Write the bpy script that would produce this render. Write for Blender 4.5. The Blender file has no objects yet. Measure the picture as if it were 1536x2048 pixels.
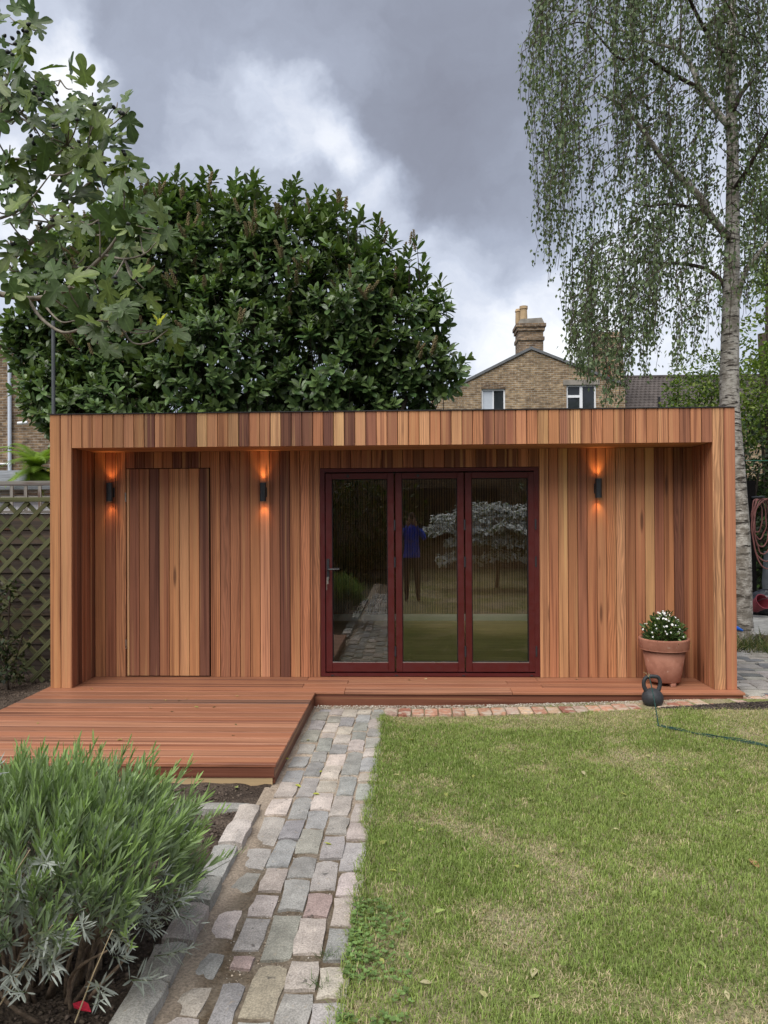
import bpy, bmesh, math, random
import numpy as np
from mathutils import Vector, Matrix, noise as mnoise

random.seed(7)
RNG = np.random.default_rng(11)
R = math.radians
scn = bpy.context.scene
COL = scn.collection

# ------------------------------------------------------------------ camera
CAM_D, CAM_H, CAM_YAW, CAM_PITCH, CAM_ROLL, FPX = 6.7684, 1.6864, 0.0359, 0.0068, -0.0057, 1500.0
fw = Vector((-math.sin(CAM_YAW) * math.cos(CAM_PITCH), math.cos(CAM_YAW) * math.cos(CAM_PITCH), math.sin(CAM_PITCH)))
rt0 = Vector((math.cos(CAM_YAW), math.sin(CAM_YAW), 0))
up0 = rt0.cross(fw)
rt = rt0 * math.cos(CAM_ROLL) + up0 * math.sin(CAM_ROLL)
up = -rt0 * math.sin(CAM_ROLL) + up0 * math.cos(CAM_ROLL)
EYE = Vector((0, -CAM_D, CAM_H))
cam_data = bpy.data.cameras.new('camera')
cam_data.sensor_fit = 'VERTICAL'
cam_data.sensor_height = 36.0
cam_data.lens = 36.0 * FPX / 2048.0
cam_data.clip_start = 0.05
cam_data.clip_end = 500.0
cam = bpy.data.objects.new('camera', cam_data)
COL.objects.link(cam)
cam.matrix_world = Matrix(((rt.x, up.x, -fw.x, EYE.x), (rt.y, up.y, -fw.y, EYE.y), (rt.z, up.z, -fw.z, EYE.z), (0, 0, 0, 1)))
scn.camera = cam


def ray(x, y):
    return fw + rt * ((x - 768) / FPX) - up * ((y - 1024) / FPX)


def at(x, y, Y=None, Z=None):
    d = ray(x, y)
    t = (Z - EYE.z) / d.z if Z is not None else (Y - EYE.y) / d.y
    return EYE + d * t


# ------------------------------------------------------------------ light
SUN_EL, SUN_AZ = R(56), R(207)          # from behind the camera, a little to the left, veiled by cloud
world = bpy.data.worlds.new('World')
scn.world = world
world.use_nodes = True
wn, wl = world.node_tree.nodes, world.node_tree.links
wn.clear()
w_out = wn.new('ShaderNodeOutputWorld')
sky = wn.new('ShaderNodeTexSky')
sky.sky_type = 'NISHITA'
sky.sun_disc = False
sky.sun_elevation = SUN_EL
sky.sun_rotation = SUN_AZ
bg_sky = wn.new('ShaderNodeBackground')
bg_sky.inputs['Strength'].default_value = 0.06
wl.new(sky.outputs[0], bg_sky.inputs['Color'])
tc = wn.new('ShaderNodeTexCoord')
nrm = wn.new('ShaderNodeVectorMath'); nrm.operation = 'NORMALIZE'
wl.new(tc.outputs['Generated'], nrm.inputs[0])


def wmath(op, a, b, clamp=False):
    n = wn.new('ShaderNodeMath'); n.operation = op; n.use_clamp = clamp
    for i, v in enumerate((a, b)):
        if isinstance(v, (int, float)):
            n.inputs[i].default_value = v
        else:
            wl.new(v, n.inputs[i])
    return n.outputs[0]


def wnoise(vec, scale, detail, rough=0.55, stretch=(1, 1, 1)):
    m = wn.new('ShaderNodeMapping'); m.inputs['Scale'].default_value = stretch
    wl.new(vec, m.inputs['Vector'])
    n = wn.new('ShaderNodeTexNoise'); n.inputs['Scale'].default_value = scale
    n.inputs['Detail'].default_value = detail; n.inputs['Roughness'].default_value = rough
    wl.new(m.outputs[0], n.inputs['Vector'])
    return n


# clouds: direction warped by noise, large cloud masses as patches of the sky dome, fine billows on top
warp = wnoise(nrm.outputs[0], 4.2, 6.0, 0.58)
wsub = wn.new('ShaderNodeVectorMath'); wsub.operation = 'SUBTRACT'
wl.new(warp.outputs['Color'], wsub.inputs[0]); wsub.inputs[1].default_value = (0.5, 0.5, 0.5)
wsc = wn.new('ShaderNodeVectorMath'); wsc.operation = 'SCALE'
wl.new(wsub.outputs[0], wsc.inputs[0]); wsc.inputs['Scale'].default_value = 0.26
wadd = wn.new('ShaderNodeVectorMath'); wadd.operation = 'ADD'
wl.new(nrm.outputs[0], wadd.inputs[0]); wl.new(wsc.outputs[0], wadd.inputs[1])
wdir = wn.new('ShaderNodeVectorMath'); wdir.operation = 'NORMALIZE'
wl.new(wadd.outputs[0], wdir.inputs[0])
fbm = wnoise(wdir.outputs[0], 3.0, 8.0, 0.55, (1, 1, 1.9))
fine = wnoise(wdir.outputs[0], 9.0, 6.0, 0.6, (1, 1, 1.6))
t_val = wmath('ADD', wmath('MULTIPLY', wmath('SUBTRACT', fbm.outputs['Fac'], 0.5), 0.42), 0.56)
t_val = wmath('ADD', t_val, wmath('MULTIPLY', wmath('SUBTRACT', fine.outputs['Fac'], 0.5), 0.42))
PATCHES = [  # x, y in the view, angular radius in degrees, brightness
    (870, 60, 13, -0.12), (930, 300, 9, -0.17), (1000, 200, 8, -0.06), (820, 330, 4.5, -0.06), (280, 90, 8, -0.08), (430, 130, 8, -0.05), (1080, 420, 6, 0.02),
    (520, 255, 3.5, 0.14), (600, 258, 2.6, 0.24), (648, 305, 2.0, 0.18), (700, 375, 2.3, 0.22), (765, 430, 2.4, 0.26), (835, 475, 2.4, 0.24), (930, 490, 2.2, 0.14), (450, 290, 4, 0.05), (640, 390, 4, 0.06),
    (110, 95, 3.0, 0.20), (165, 165, 2.6, 0.16), (60, 50, 4, 0.10), (30, 330, 6, 0.14), (60, 520, 6, 0.18), (320, 320, 6, 0.0),
    (950, 620, 6, 0.12), (1080, 700, 6, 0.12), (1300, 730, 8, 0.16), (1350, 560, 8, 0.12), (1000, 740, 5, 0.08), (880, 560, 5, 0.06), (1240, 380, 9, 0.08),
]
for (px, py, rad, amt) in PATCHES:
    d = ray(px, py).normalized()
    dt = wn.new('ShaderNodeVectorMath'); dt.operation = 'DOT_PRODUCT'
    wl.new(wdir.outputs[0], dt.inputs[0]); dt.inputs[1].default_value = d
    mr = wn.new('ShaderNodeMapRange'); mr.interpolation_type = 'SMOOTHSTEP'
    mr.inputs['From Min'].default_value = math.cos(R(rad * 1.5)); mr.inputs['From Max'].default_value = math.cos(R(rad * 0.12))
    mr.inputs['To Min'].default_value = 0; mr.inputs['To Max'].default_value = amt
    wl.new(dt.outputs['Value'], mr.inputs['Value'])
    t_val = wmath('ADD', t_val, mr.outputs[0])
ramp = wn.new('ShaderNodeValToRGB')
cr = ramp.color_ramp
cr.elements[0].position = 0.0; cr.elements[0].color = (0.185, 0.193, 0.236, 1)
cr.elements[1].position = 1.0; cr.elements[1].color = (0.78, 0.79, 0.81, 1)
for pos, c in ((0.25, (0.224, 0.241, 0.296, 1)), (0.48, (0.300, 0.328, 0.402, 1)), (0.72, (0.47, 0.508, 0.595, 1)), (0.86, (0.63, 0.655, 0.715, 1))):
    e = cr.elements.new(pos); e.color = c
wl.new(t_val, ramp.inputs[0])
bg_cloud = wn.new('ShaderNodeBackground')
bg_cloud.inputs['Strength'].default_value = 0.47
wl.new(ramp.outputs[0], bg_cloud.inputs['Color'])
mixw = wn.new('ShaderNodeMixShader'); mixw.inputs[0].default_value = 0.94
wl.new(bg_sky.outputs[0], mixw.inputs[1]); wl.new(bg_cloud.outputs[0], mixw.inputs[2])
wl.new(mixw.outputs[0], w_out.inputs['Surface'])

sun_d = bpy.data.lights.new('sun', 'SUN')
sun_d.energy = 1.5
sun_d.angle = R(55)
sun_d.color = (1.0, 0.96, 0.90)
sun = bpy.data.objects.new('sun', sun_d)
COL.objects.link(sun)
sun_dir = Vector((math.sin(SUN_AZ) * math.cos(SUN_EL), math.cos(SUN_AZ) * math.cos(SUN_EL), math.sin(SUN_EL)))
sun.rotation_euler = sun_dir.to_track_quat('Z', 'Y').to_euler()
sun.location = sun_dir * 40

scn.view_settings.view_transform = 'Standard'
scn.view_settings.look = 'None'
scn.view_settings.exposure = 1.6
scn.view_settings.gamma = 1.0
scn.view_settings.use_curve_mapping = False
scn.cycles.use_denoising = True
scn.cycles.max_bounces = 8
scn.cycles.transparent_max_bounces = 12
scn.cycles.sample_clamp_indirect = 6.0


# ------------------------------------------------------------------ object helpers
def tag(o, label=None, cat=None, group=None, kind=None):
    if label: o['label'] = label
    if cat: o['category'] = cat
    if group: o['group'] = group
    if kind: o['kind'] = kind
    return o


def empty(name, loc=(0, 0, 0), label=None, cat=None, group=None):
    o = bpy.data.objects.new(name, None)
    o.empty_display_size = 0.1
    COL.objects.link(o)
    o.location = loc
    return tag(o, label, cat, group)


def link(name, me, mat=None, parent=None, loc=None):
    """one mesh object; loc is in the parent's space when there is a parent"""
    o = bpy.data.objects.new(name, me)
    COL.objects.link(o)
    if mat is not None and len(me.materials) == 0:
        me.materials.append(mat)
    if parent is not None:
        o.parent = parent
    if loc is not None:
        o.location = loc
    return o


def np_mesh(name, V, F, col=None, smooth=False):
    """triangle / quad soup from arrays; col = one colour per vertex"""
    me = bpy.data.meshes.new(name)
    V = np.asarray(V, np.float32); F = np.asarray(F, np.int32)
    k = F.shape[1]
    me.vertices.add(len(V)); me.vertices.foreach_set('co', V.ravel())
    me.loops.add(F.size); me.loops.foreach_set('vertex_index', F.ravel())
    me.polygons.add(len(F))
    me.polygons.foreach_set('loop_start', np.arange(0, F.size, k, dtype=np.int32))
    if smooth:
        me.polygons.foreach_set('use_smooth', np.ones(len(F), bool))
    me.update(calc_edges=True)
    if col is not None:
        col = np.asarray(col, np.float32)
        if col.shape[1] == 3:
            col = np.hstack([col, np.ones((len(col), 1), np.float32)])
        a = me.color_attributes.new('col', 'FLOAT_COLOR', 'POINT')
        a.data.foreach_set('color', col.ravel())
    return me


class MB:
    """collects boxes, prisms, tubes and lathes into ONE mesh"""
    def __init__(s):
        s.v, s.f = [], []

    def add(s, verts, faces):
        o = len(s.v)
        s.v += [tuple(p) for p in verts]
        s.f += [tuple(i + o for i in q) for q in faces]
        return s

    def box(s, x0, x1, y0, y1, z0, z1, m=None):
        vs = [Vector((x, y, z)) for x in (x0, x1) for y in (y0, y1) for z in (z0, z1)]
        if m is not None:
            vs = [m @ v for v in vs]
        return s.add(vs, [(0, 1, 3, 2), (4, 6, 7, 5), (0, 4, 5, 1), (2, 3, 7, 6), (0, 2, 6, 4), (1, 5, 7, 3)])

    def chamfer(s, x0, x1, y0, y1, z0, z1, c, m=None):
        """box with all edges chamfered"""
        bm = bmesh.new()
        bmesh.ops.create_cube(bm, size=1)
        for v in bm.verts:
            v.co = Vector((x0 if v.co.x < 0 else x1, y0 if v.co.y < 0 else y1, z0 if v.co.z < 0 else z1))
        bmesh.ops.bevel(bm, geom=list(bm.edges), offset=c, segments=1, affect='EDGES')
        bm.verts.index_update()
        vs = [(m @ v.co) if m is not None else v.co.copy() for v in bm.verts]
        s.add(vs, [[v.index for v in f.verts] for f in bm.faces])
        bm.free()
        return s

    def prism(s, poly, y0, y1, axis='y'):
        n = len(poly)
        f = {'y': lambda p, d: (p[0], d, p[1]), 'x': lambda p, d: (d, p[0], p[1]), 'z': lambda p, d: (p[0], p[1], d)}[axis]
        vs = [f(p, y0) for p in poly] + [f(p, y1) for p in poly]
        return s.add(vs, [tuple(range(n)), tuple(range(2 * n - 1, n - 1, -1))] + [(i, i + n, (i + 1) % n + n, (i + 1) % n) for i in range(n)])

    def tube(s, pts, rad, n=8, cap=True, smooth_steps=0):
        pts = [Vector(p) for p in pts]
        if not hasattr(rad, '__len__'):
            rad = [rad] * len(pts)
        if smooth_steps:
            pts, rad = catmull(pts, rad, smooth_steps)
        ring0 = len(s.v)
        prev = None
        for i, p in enumerate(pts):
            d = (pts[min(i + 1, len(pts) - 1)] - pts[max(i - 1, 0)])
            d = d.normalized() if d.length > 1e-9 else Vector((0, 0, 1))
            if prev is None:
                a = d.orthogonal().normalized()
            else:
                a = prev - d * prev.dot(d)
                a = a.normalized() if a.length > 1e-6 else d.orthogonal().normalized()
            prev = a
            b = d.cross(a)
            for k in range(n):
                t = 2 * math.pi * k / n
                s.v.append(tuple(p + (a * math.cos(t) + b * math.sin(t)) * rad[i]))
        for i in range(len(pts) - 1):
            for k in range(n):
                q = ring0 + i * n
                s.f.append((q + k, q + (k + 1) % n, q + n + (k + 1) % n, q + n + k))
        if cap:
            s.f.append(tuple(ring0 + k for k in range(n - 1, -1, -1)))
            e = ring0 + (len(pts) - 1) * n
            s.f.append(tuple(e + k for k in range(n)))
        return s

    def lathe(s, prof, n=24, c=(0, 0, 0)):
        o = len(s.v)
        for (r, z) in prof:
            for k in range(n):
                t = 2 * math.pi * k / n
                s.v.append((c[0] + r * math.cos(t), c[1] + r * math.sin(t), c[2] + z))
        for i in range(len(prof) - 1):
            for k in range(n):
                q = o + i * n
                s.f.append((q + k, q + (k + 1) % n, q + n + (k + 1) % n, q + n + k))
        return s

    def mesh(s, name, smooth=False):
        me = bpy.data.meshes.new(name)
        me.from_pydata(s.v, [], s.f)
        if smooth:
            me.polygons.foreach_set('use_smooth', np.ones(len(me.polygons), bool))
        me.update()
        return me

    def build(s, name, mat, parent=None, loc=None, smooth=False):
        return link(name, s.mesh(name, smooth), mat, parent, loc)


def catmull(pts, rad, n):
    P = [pts[0] * 2 - pts[1]] + list(pts) + [pts[-1] * 2 - pts[-2]]
    op, orr = [], []
    for i in range(1, len(P) - 2):
        for k in range(n):
            t = k / n
            a, b, c, d = P[i - 1], P[i], P[i + 1], P[i + 2]
            op.append(0.5 * ((2 * b) + (c - a) * t + (2 * a - 5 * b + 4 * c - d) * t * t + (3 * b - a - 3 * c + d) * t ** 3))
            orr.append(rad[i - 1] * (1 - t) + rad[i] * t)
    op.append(pts[-1]); orr.append(rad[-1])
    return op, orr


def basis(fwd, nrm_):
    """arrays (N,3): local y -> fwd, local z -> nrm made square to it; returns (N,3,3) with columns x,y,z"""
    f = fwd / np.maximum(np.linalg.norm(fwd, axis=1, keepdims=True), 1e-9)
    z = nrm_ - f * np.sum(nrm_ * f, axis=1, keepdims=True)
    z = z / np.maximum(np.linalg.norm(z, axis=1, keepdims=True), 1e-9)
    x = np.cross(f, z)
    return np.stack([x, f, z], axis=2)


def scatter(TV, TF, M, T, scale, cols):
    """template mesh copied N times: M (N,3,3), T (N,3), scale (N,), cols (N,3)"""
    TV = np.asarray(TV, float); TF = np.asarray(TF)
    N, n = len(T), len(TV)
    V = np.einsum('nij,kj->nki', M, TV) * np.asarray(scale)[:, None, None] + T[:, None, :]
    F = TF[None] + (np.arange(N) * n)[:, None, None]
    C = np.repeat(cols, n, axis=0)
    return V.reshape(-1, 3), F.reshape(-1, TF.shape[1]), C


def sstep(a, b, x):
    t = np.clip((x - a) / (b - a), 0, 1)
    return t * t * (3 - 2 * t)


def ground_z(x, y):
    return 0.085 * float(sstep(-0.3, 2.9, x)) * float(sstep(-2.6, -0.4, y))


# ------------------------------------------------------------------ material helpers
def material(name, rough=0.6, spec=0.5):
    m = bpy.data.materials.new(name)
    m.use_nodes = True
    b = m.node_tree.nodes['Principled BSDF']
    b.inputs['Roughness'].default_value = rough
    b.inputs['Specular IOR Level'].default_value = spec
    return m, m.node_tree.nodes, m.node_tree.links, b


class NT:
    def __init__(s, nodes, links):
        s.n, s.l = nodes, links

    def put(s, sock, v):
        if isinstance(v, bpy.types.NodeSocket):
            s.l.new(v, sock)
        elif hasattr(v, '__len__') and len(v) == 3 and sock.type == 'RGBA':
            sock.default_value = (*v, 1)
        else:
            sock.default_value = v

    def math(s, op, a, b=0.0, clamp=False):
        n = s.n.new('ShaderNodeMath'); n.operation = op; n.use_clamp = clamp
        s.put(n.inputs[0], a); s.put(n.inputs[1], b)
        return n.outputs[0]

    def vec(s, op, a, b=(0, 0, 0)):
        n = s.n.new('ShaderNodeVectorMath'); n.operation = op
        s.put(n.inputs[0], a); s.put(n.inputs[1], b)
        return n.outputs[0]

    def mapping(s, v, scale=(1, 1, 1), rot=(0, 0, 0), loc=(0, 0, 0)):
        n = s.n.new('ShaderNodeMapping')
        s.put(n.inputs['Vector'], v)
        n.inputs['Scale'].default_value = scale; n.inputs['Rotation'].default_value = rot; n.inputs['Location'].default_value = loc
        return n.outputs[0]

    def noise(s, v, scale=1.0, detail=4.0, rough=0.55, out='Fac', dist=0.0):
        n = s.n.new('ShaderNodeTexNoise')
        s.put(n.inputs['Vector'], v)
        n.inputs['Scale'].default_value = scale; n.inputs['Detail'].default_value = detail
        n.inputs['Roughness'].default_value = rough; n.inputs['Distortion'].default_value = dist
        return n.outputs[out]

    def voronoi(s, v, scale=1.0, out='Distance', feature='F1'):
        n = s.n.new('ShaderNodeTexVoronoi'); n.feature = feature
        s.put(n.inputs['Vector'], v); n.inputs['Scale'].default_value = scale
        return n.outputs[out]

    def range(s, v, a, b, c=0.0, d=1.0, smooth=True):
        n = s.n.new('ShaderNodeMapRange')
        n.interpolation_type = 'SMOOTHSTEP' if smooth else 'LINEAR'
        s.put(n.inputs['Value'], v)
        for i, q in zip(('From Min', 'From Max', 'To Min', 'To Max'), (a, b, c, d)):
            n.inputs[i].default_value = q
        return n.outputs[0]

    def mix(s, fac, a, b, mode='MIX'):
        n = s.n.new('ShaderNodeMix'); n.data_type = 'RGBA'; n.blend_type = mode
        s.put(n.inputs[0], fac)
        s.put(n.inputs[6], a); s.put(n.inputs[7], b)
        return n.outputs[2]

    def scale(s, c, f):
        n = s.n.new('ShaderNodeVectorMath'); n.operation = 'SCALE'
        s.put(n.inputs[0], c); s.put(n.inputs['Scale'], f)
        return n.outputs[0]

    def bump(s, h, strength=0.3, dist=0.01):
        n = s.n.new('ShaderNodeBump')
        n.inputs['Strength'].default_value = strength; n.inputs['Distance'].default_value = dist
        s.put(n.inputs['Height'], h)
        return n.outputs[0]

    def coord(s, which='Object'):
        return s.n.new('ShaderNodeTexCoord').outputs[which]

    def info(s):
        return s.n.new('ShaderNodeObjectInfo')


def wood(name, along, contrast=1.0, rough=0.55, gloss=0.35, use_obj=True, base=(0.4, 0.2, 0.1), knots=True, tint=0.0):
    """timber board: grain runs along one local axis; the board's own tone is the object's colour"""
    m, nn, ll, b = material(name, rough, gloss)
    t = NT(nn, ll)
    inf = t.info()
    rnd = inf.outputs['Random']
    off = nn.new('ShaderNodeCombineXYZ')
    ll.new(t.math('MULTIPLY', rnd, 91.7), off.inputs[0]); ll.new(t.math('MULTIPLY', rnd, 53.1), off.inputs[1]); ll.new(t.math('MULTIPLY', rnd, 173.3), off.inputs[2])
    v = t.vec('ADD', t.coord(), off.outputs[0])
    def sc(a, c):   # a across, c along
        return tuple(c if 'xyz'[i] == along else a for i in range(3))
    wob = t.noise(t.mapping(v, sc(7, 0.9)), 1, 3, 0.5)
    sep = nn.new('ShaderNodeSeparateXYZ'); ll.new(v, sep.inputs[0])
    across = sep.outputs['Y' if along == 'x' else 'X']
    # growth rings: straight where the board is quarter sawn, looping where the noise bends them
    ring = t.math('SINE', t.math('ADD', t.math('MULTIPLY', across, 330.0), t.math('MULTIPLY', wob, t.range(t.math('FRACT', t.math('MULTIPLY', rnd, 7.31)), 0.3, 1.0, 8, 60))))
    ring = t.math('MULTIPLY', t.math('ADD', ring, 1.0), 0.5)
    fine = t.noise(t.mapping(v, sc(110, 2.2)), 1, 4, 0.65)
    streak = t.noise(t.mapping(v, sc(22, 0.35)), 1, 2, 0.5)
    blot = t.noise(t.mapping(v, sc(13, 1.1)), 1, 4, 0.6)
    col = inf.outputs['Color'] if use_obj else base
    rstr = t.range(t.math('FRACT', t.math('MULTIPLY', rnd, 29.3)), 0.45, 1.0, 0.06 * contrast, 0.50 * contrast)
    g = t.math('ADD', t.math('MULTIPLY', t.math('SUBTRACT', ring, 0.5), rstr), t.math('MULTIPLY', fine, 0.60 * contrast))
    g = t.math('ADD', g, t.math('MULTIPLY', blot, 0.80 * contrast))
    g = t.math('ADD', g, 1.0 - 0.675 * contrast)
    c = t.scale(col, g)
    c = t.mix(t.math('MULTIPLY', t.range(streak, 0.54, 0.66), inf.outputs['Alpha'] if use_obj else 0.3), c, (0.60, 0.36, 0.16))
    c = t.mix(t.range(streak, 0.46, 0.34, 0, 0.7), c, t.mix(1.0, c, (0.42, 0.34, 0.36), 'MULTIPLY'))
    if knots:
        kv = t.voronoi(t.mapping(v, sc(7.5, 1.1)), 1)
        km = t.math('MULTIPLY', t.range(kv, 0.16, 0.06), t.math('GREATER_THAN', t.math('FRACT', t.math('MULTIPLY', rnd, 13.7)), 0.5))
        c = t.mix(t.math('MULTIPLY', km, 0.75), c, (0.075, 0.028, 0.016))
    ll.new(c, b.inputs['Base Color'])
    ll.new(t.bump(t.math('ADD', fine, t.math('MULTIPLY', ring, 0.5)), 0.22, 0.002), b.inputs['Normal'])
    ll.new(t.range(fine, 0.2, 0.8, rough - 0.1, rough + 0.12), b.inputs['Roughness'])
    return m


def flat(name, c, rough=0.6, spec=0.4, metal=0.0, vary=0.15, scale=8.0, bump=0.0):
    """plain painted / moulded surface with slight wear"""
    m, nn, ll, b = material(name, rough, spec)
    t = NT(nn, ll)
    v = t.coord()
    n = t.noise(v, scale, 6, 0.6)
    col = t.scale(tuple(c), t.range(n, 0.25, 0.75, 1 - vary, 1 + vary))
    ll.new(col, b.inputs['Base Color'])
    b.inputs['Metallic'].default_value = metal
    ll.new(t.range(t.noise(v, scale * 2.7, 5), 0.3, 0.7, max(rough - 0.1, 0.02), rough + 0.1), b.inputs['Roughness'])
    if bump:
        ll.new(t.bump(t.noise(v, scale * 12, 4), bump, 0.004), b.inputs['Normal'])
    return m


def leafmat(name, rough=0.4, trans=0.25, spec=0.4, vein=False):
    """leaf: colour from the leaf itself (attribute), a little light comes through"""
    m, nn, ll, b = material(name, rough, spec)
    t = NT(nn, ll)
    a = nn.new('ShaderNodeAttribute'); a.attribute_name = 'col'
    c = a.outputs['Color']
    n = t.noise(t.coord(), 14, 3)
    c = t.scale(c, t.range(n, 0.3, 0.7, 0.85, 1.15))
    ll.new(c, b.inputs['Base Color'])
    tr = nn.new('ShaderNodeBsdfTranslucent')
    ll.new(t.mix(1.0, c, (1.25, 1.35, 0.55), 'MULTIPLY'), tr.inputs['Color'])
    mx = nn.new('ShaderNodeMixShader'); mx.inputs[0].default_value = trans
    ll.new(b.outputs[0], mx.inputs[1]); ll.new(tr.outputs[0], mx.inputs[2])
    ll.new(mx.outputs[0], nn['Material Output'].inputs['Surface'])
    return m


def leafmat_obj(name, rough=0.4, trans=0.25, spec=0.4):
    """the same for leaves that are objects: the object's colour is the leaf's colour"""
    m, nn, ll, b = material(name, rough, spec)
    t = NT(nn, ll)
    c = t.info().outputs['Color']
    v = t.coord()
    sep = nn.new('ShaderNodeSeparateXYZ'); ll.new(v, sep.inputs[0])
    rib = t.range(t.math('ABSOLUTE', sep.outputs['X']), 0.0, 0.035, 1.35, 1.0)
    c = t.scale(c, t.math('MULTIPLY', rib, t.range(t.noise(v, 5, 4), 0.3, 0.7, 0.82, 1.18)))
    ll.new(c, b.inputs['Base Color'])
    tr = nn.new('ShaderNodeBsdfTranslucent')
    ll.new(t.mix(1.0, c, (1.3, 1.4, 0.5), 'MULTIPLY'), tr.inputs['Color'])
    mx = nn.new('ShaderNodeMixShader'); mx.inputs[0].default_value = trans
    ll.new(b.outputs[0], mx.inputs[1]); ll.new(tr.outputs[0], mx.inputs[2])
    ll.new(mx.outputs[0], nn['Material Output'].inputs['Surface'])
    return m


M = {}
M['cedar'] = wood('cedar', 'z', 1.0, 0.55, 0.3)
M['deck'] = wood('deck_timber', 'x', 0.95, 0.5, 0.35, knots=False)
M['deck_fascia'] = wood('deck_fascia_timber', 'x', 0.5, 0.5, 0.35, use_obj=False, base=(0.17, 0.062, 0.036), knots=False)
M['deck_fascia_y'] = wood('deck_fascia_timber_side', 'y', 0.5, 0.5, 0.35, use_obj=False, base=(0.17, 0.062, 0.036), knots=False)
M['pine'] = wood('pale_softwood', 'x', 0.5, 0.7, 0.2, use_obj=False, base=(0.5, 0.36, 0.2))
M['soffit'] = wood('soffit_cedar', 'x', 0.6, 0.55, 0.3, use_obj=False, base=(0.40, 0.19, 0.095))
M['green_slat'] = wood('green_stained_slat', 'z', 0.8, 0.75, 0.2)
M['grey_wood'] = wood('weathered_grey_wood', 'x', 0.9, 0.85, 0.15)
M['black'] = flat('matt_black', (0.012, 0.012, 0.014), 0.55, 0.4)
M['backing'] = flat('black_membrane', (0.006, 0.005, 0.005), 0.9, 0.1)
M['trim'] = flat('dark_roof_trim', (0.02, 0.02, 0.022), 0.5, 0.4)
M['felt'] = flat('roof_rubber', (0.035, 0.035, 0.037), 0.8, 0.3)
M['lamp_black'] = flat('anthracite_lamp_body', (0.022, 0.024, 0.028), 0.42, 0.5)
M['redframe'] = flat('oxblood_powder_coat', (0.078, 0.0095, 0.0095), 0.42, 0.45, vary=0.06)
M['rubber'] = flat('black_gasket', (0.008, 0.008, 0.009), 0.7, 0.3)
M['steel'] = flat('brushed_steel', (0.5, 0.49, 0.46), 0.35, 0.5, metal=0.9)
M['terracotta'] = None


# ------------------------------------------------------------------ ground materials
def mat_soil():
    m, nn, ll, b = material('garden_soil', 0.95, 0.15)
    t = NT(nn, ll); v = t.coord()
    n1 = t.noise(v, 3.0, 6, 0.6); n2 = t.noise(v, 42, 6, 0.7); n3 = t.voronoi(v, 70)
    c = t.mix(t.range(n1, 0.35, 0.65), (0.062, 0.046, 0.036), (0.125, 0.096, 0.074))
    c = t.scale(c, t.range(n2, 0.3, 0.75, 0.6, 1.5))
    c = t.mix(t.range(t.noise(v, 120, 3), 0.70, 0.76), c, (0.38, 0.33, 0.26))
    ll.new(c, b.inputs['Base Color'])
    ll.new(t.bump(t.math('ADD', n2, t.math('MULTIPLY', n3, 0.6)), 0.9, 0.03), b.inputs['Normal'])
    return m


def mat_pathbase():
    m, nn, ll, b = material('sandy_path_joint', 0.95, 0.15)
    t = NT(nn, ll); v = t.coord()
    sep = nn.new('ShaderNodeSeparateXYZ'); ll.new(v, sep.inputs[0])
    n1 = t.noise(v, 4.5, 5, 0.6); n2 = t.noise(v, 85, 5, 0.7)
    # sandy grit by the deck, browner mossy joints further out in the garden
    sand = t.mix(t.range(n1, 0.35, 0.65), (0.44, 0.365, 0.285), (0.33, 0.265, 0.205))
    brown = t.mix(t.range(n1, 0.4, 0.6), (0.115, 0.085, 0.055), (0.20, 0.165, 0.125))
    far = t.range(t.math('ADD', sep.outputs['Y'], t.math('MULTIPLY', n1, 1.2)), -2.6, -1.2)
    left = t.range(t.math('ADD', sep.outputs['X'], t.math('MULTIPLY', n1, 0.25)), -0.60, -0.72)
    c = t.mix(t.math('MAXIMUM', far, t.math('MULTIPLY', left, 0.75)), brown, sand)
    c = t.scale(c, t.range(n2, 0.3, 0.75, 0.65, 1.35))
    ll.new(c, b.inputs['Base Color'])
    ll.new(t.bump(n2, 0.8, 0.012), b.inputs['Normal'])
    return m


def mat_stone(name, speck=1.0):
    m, nn, ll, b = material(name, 0.8, 0.3)
    t = NT(nn, ll)
    inf = t.info()
    off = t.scale((37.0, 61.0, 17.0), inf.outputs['Random'])
    geo = nn.new('ShaderNodeNewGeometry')
    v = t.vec('ADD', geo.outputs['Position'], off)
    n1 = t.noise(v, 9, 5, 0.6); n2 = t.noise(v, 150, 4, 0.75); n3 = t.noise(v, 34, 5, 0.65)
    c = t.scale(inf.outputs['Color'], t.range(n1, 0.3, 0.7, 0.82, 1.2))
    c = t.scale(c, t.range(n2, 0.3, 0.72, 1 - 0.36 * speck, 1 + 0.36 * speck))
    c = t.mix(t.range(n3, 0.60, 0.70, 0, 0.5), c, (0.33, 0.27, 0.20))     # sand and dust trodden in
    c = t.mix(t.range(t.noise(v, 26, 3), 0.66, 0.72, 0, 0.7), c, (0.06, 0.055, 0.05))
    ll.new(c, b.inputs['Base Color'])
    ll.new(t.bump(t.math('ADD', n3, t.math('MULTIPLY', n2, 0.35)), 0.65, 0.008), b.inputs['Normal'])
    return m


def mat_lawn():
    m, nn, ll, b = material('lawn_thatch', 0.95, 0.1)
    t = NT(nn, ll); v = t.coord()
    n1 = t.noise(v, 1.6, 6, 0.62); n2 = t.noise(v, 70, 5, 0.7)
    c = t.mix(t.range(n1, 0.40, 0.62), (0.185, 0.20, 0.075), (0.31, 0.265, 0.17))
    c = t.scale(c, t.range(n2, 0.3, 0.75, 0.55, 1.45))
    ll.new(c, b.inputs['Base Color'])
    ll.new(t.bump(n2, 0.8, 0.015), b.inputs['Normal'])
    return m


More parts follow.
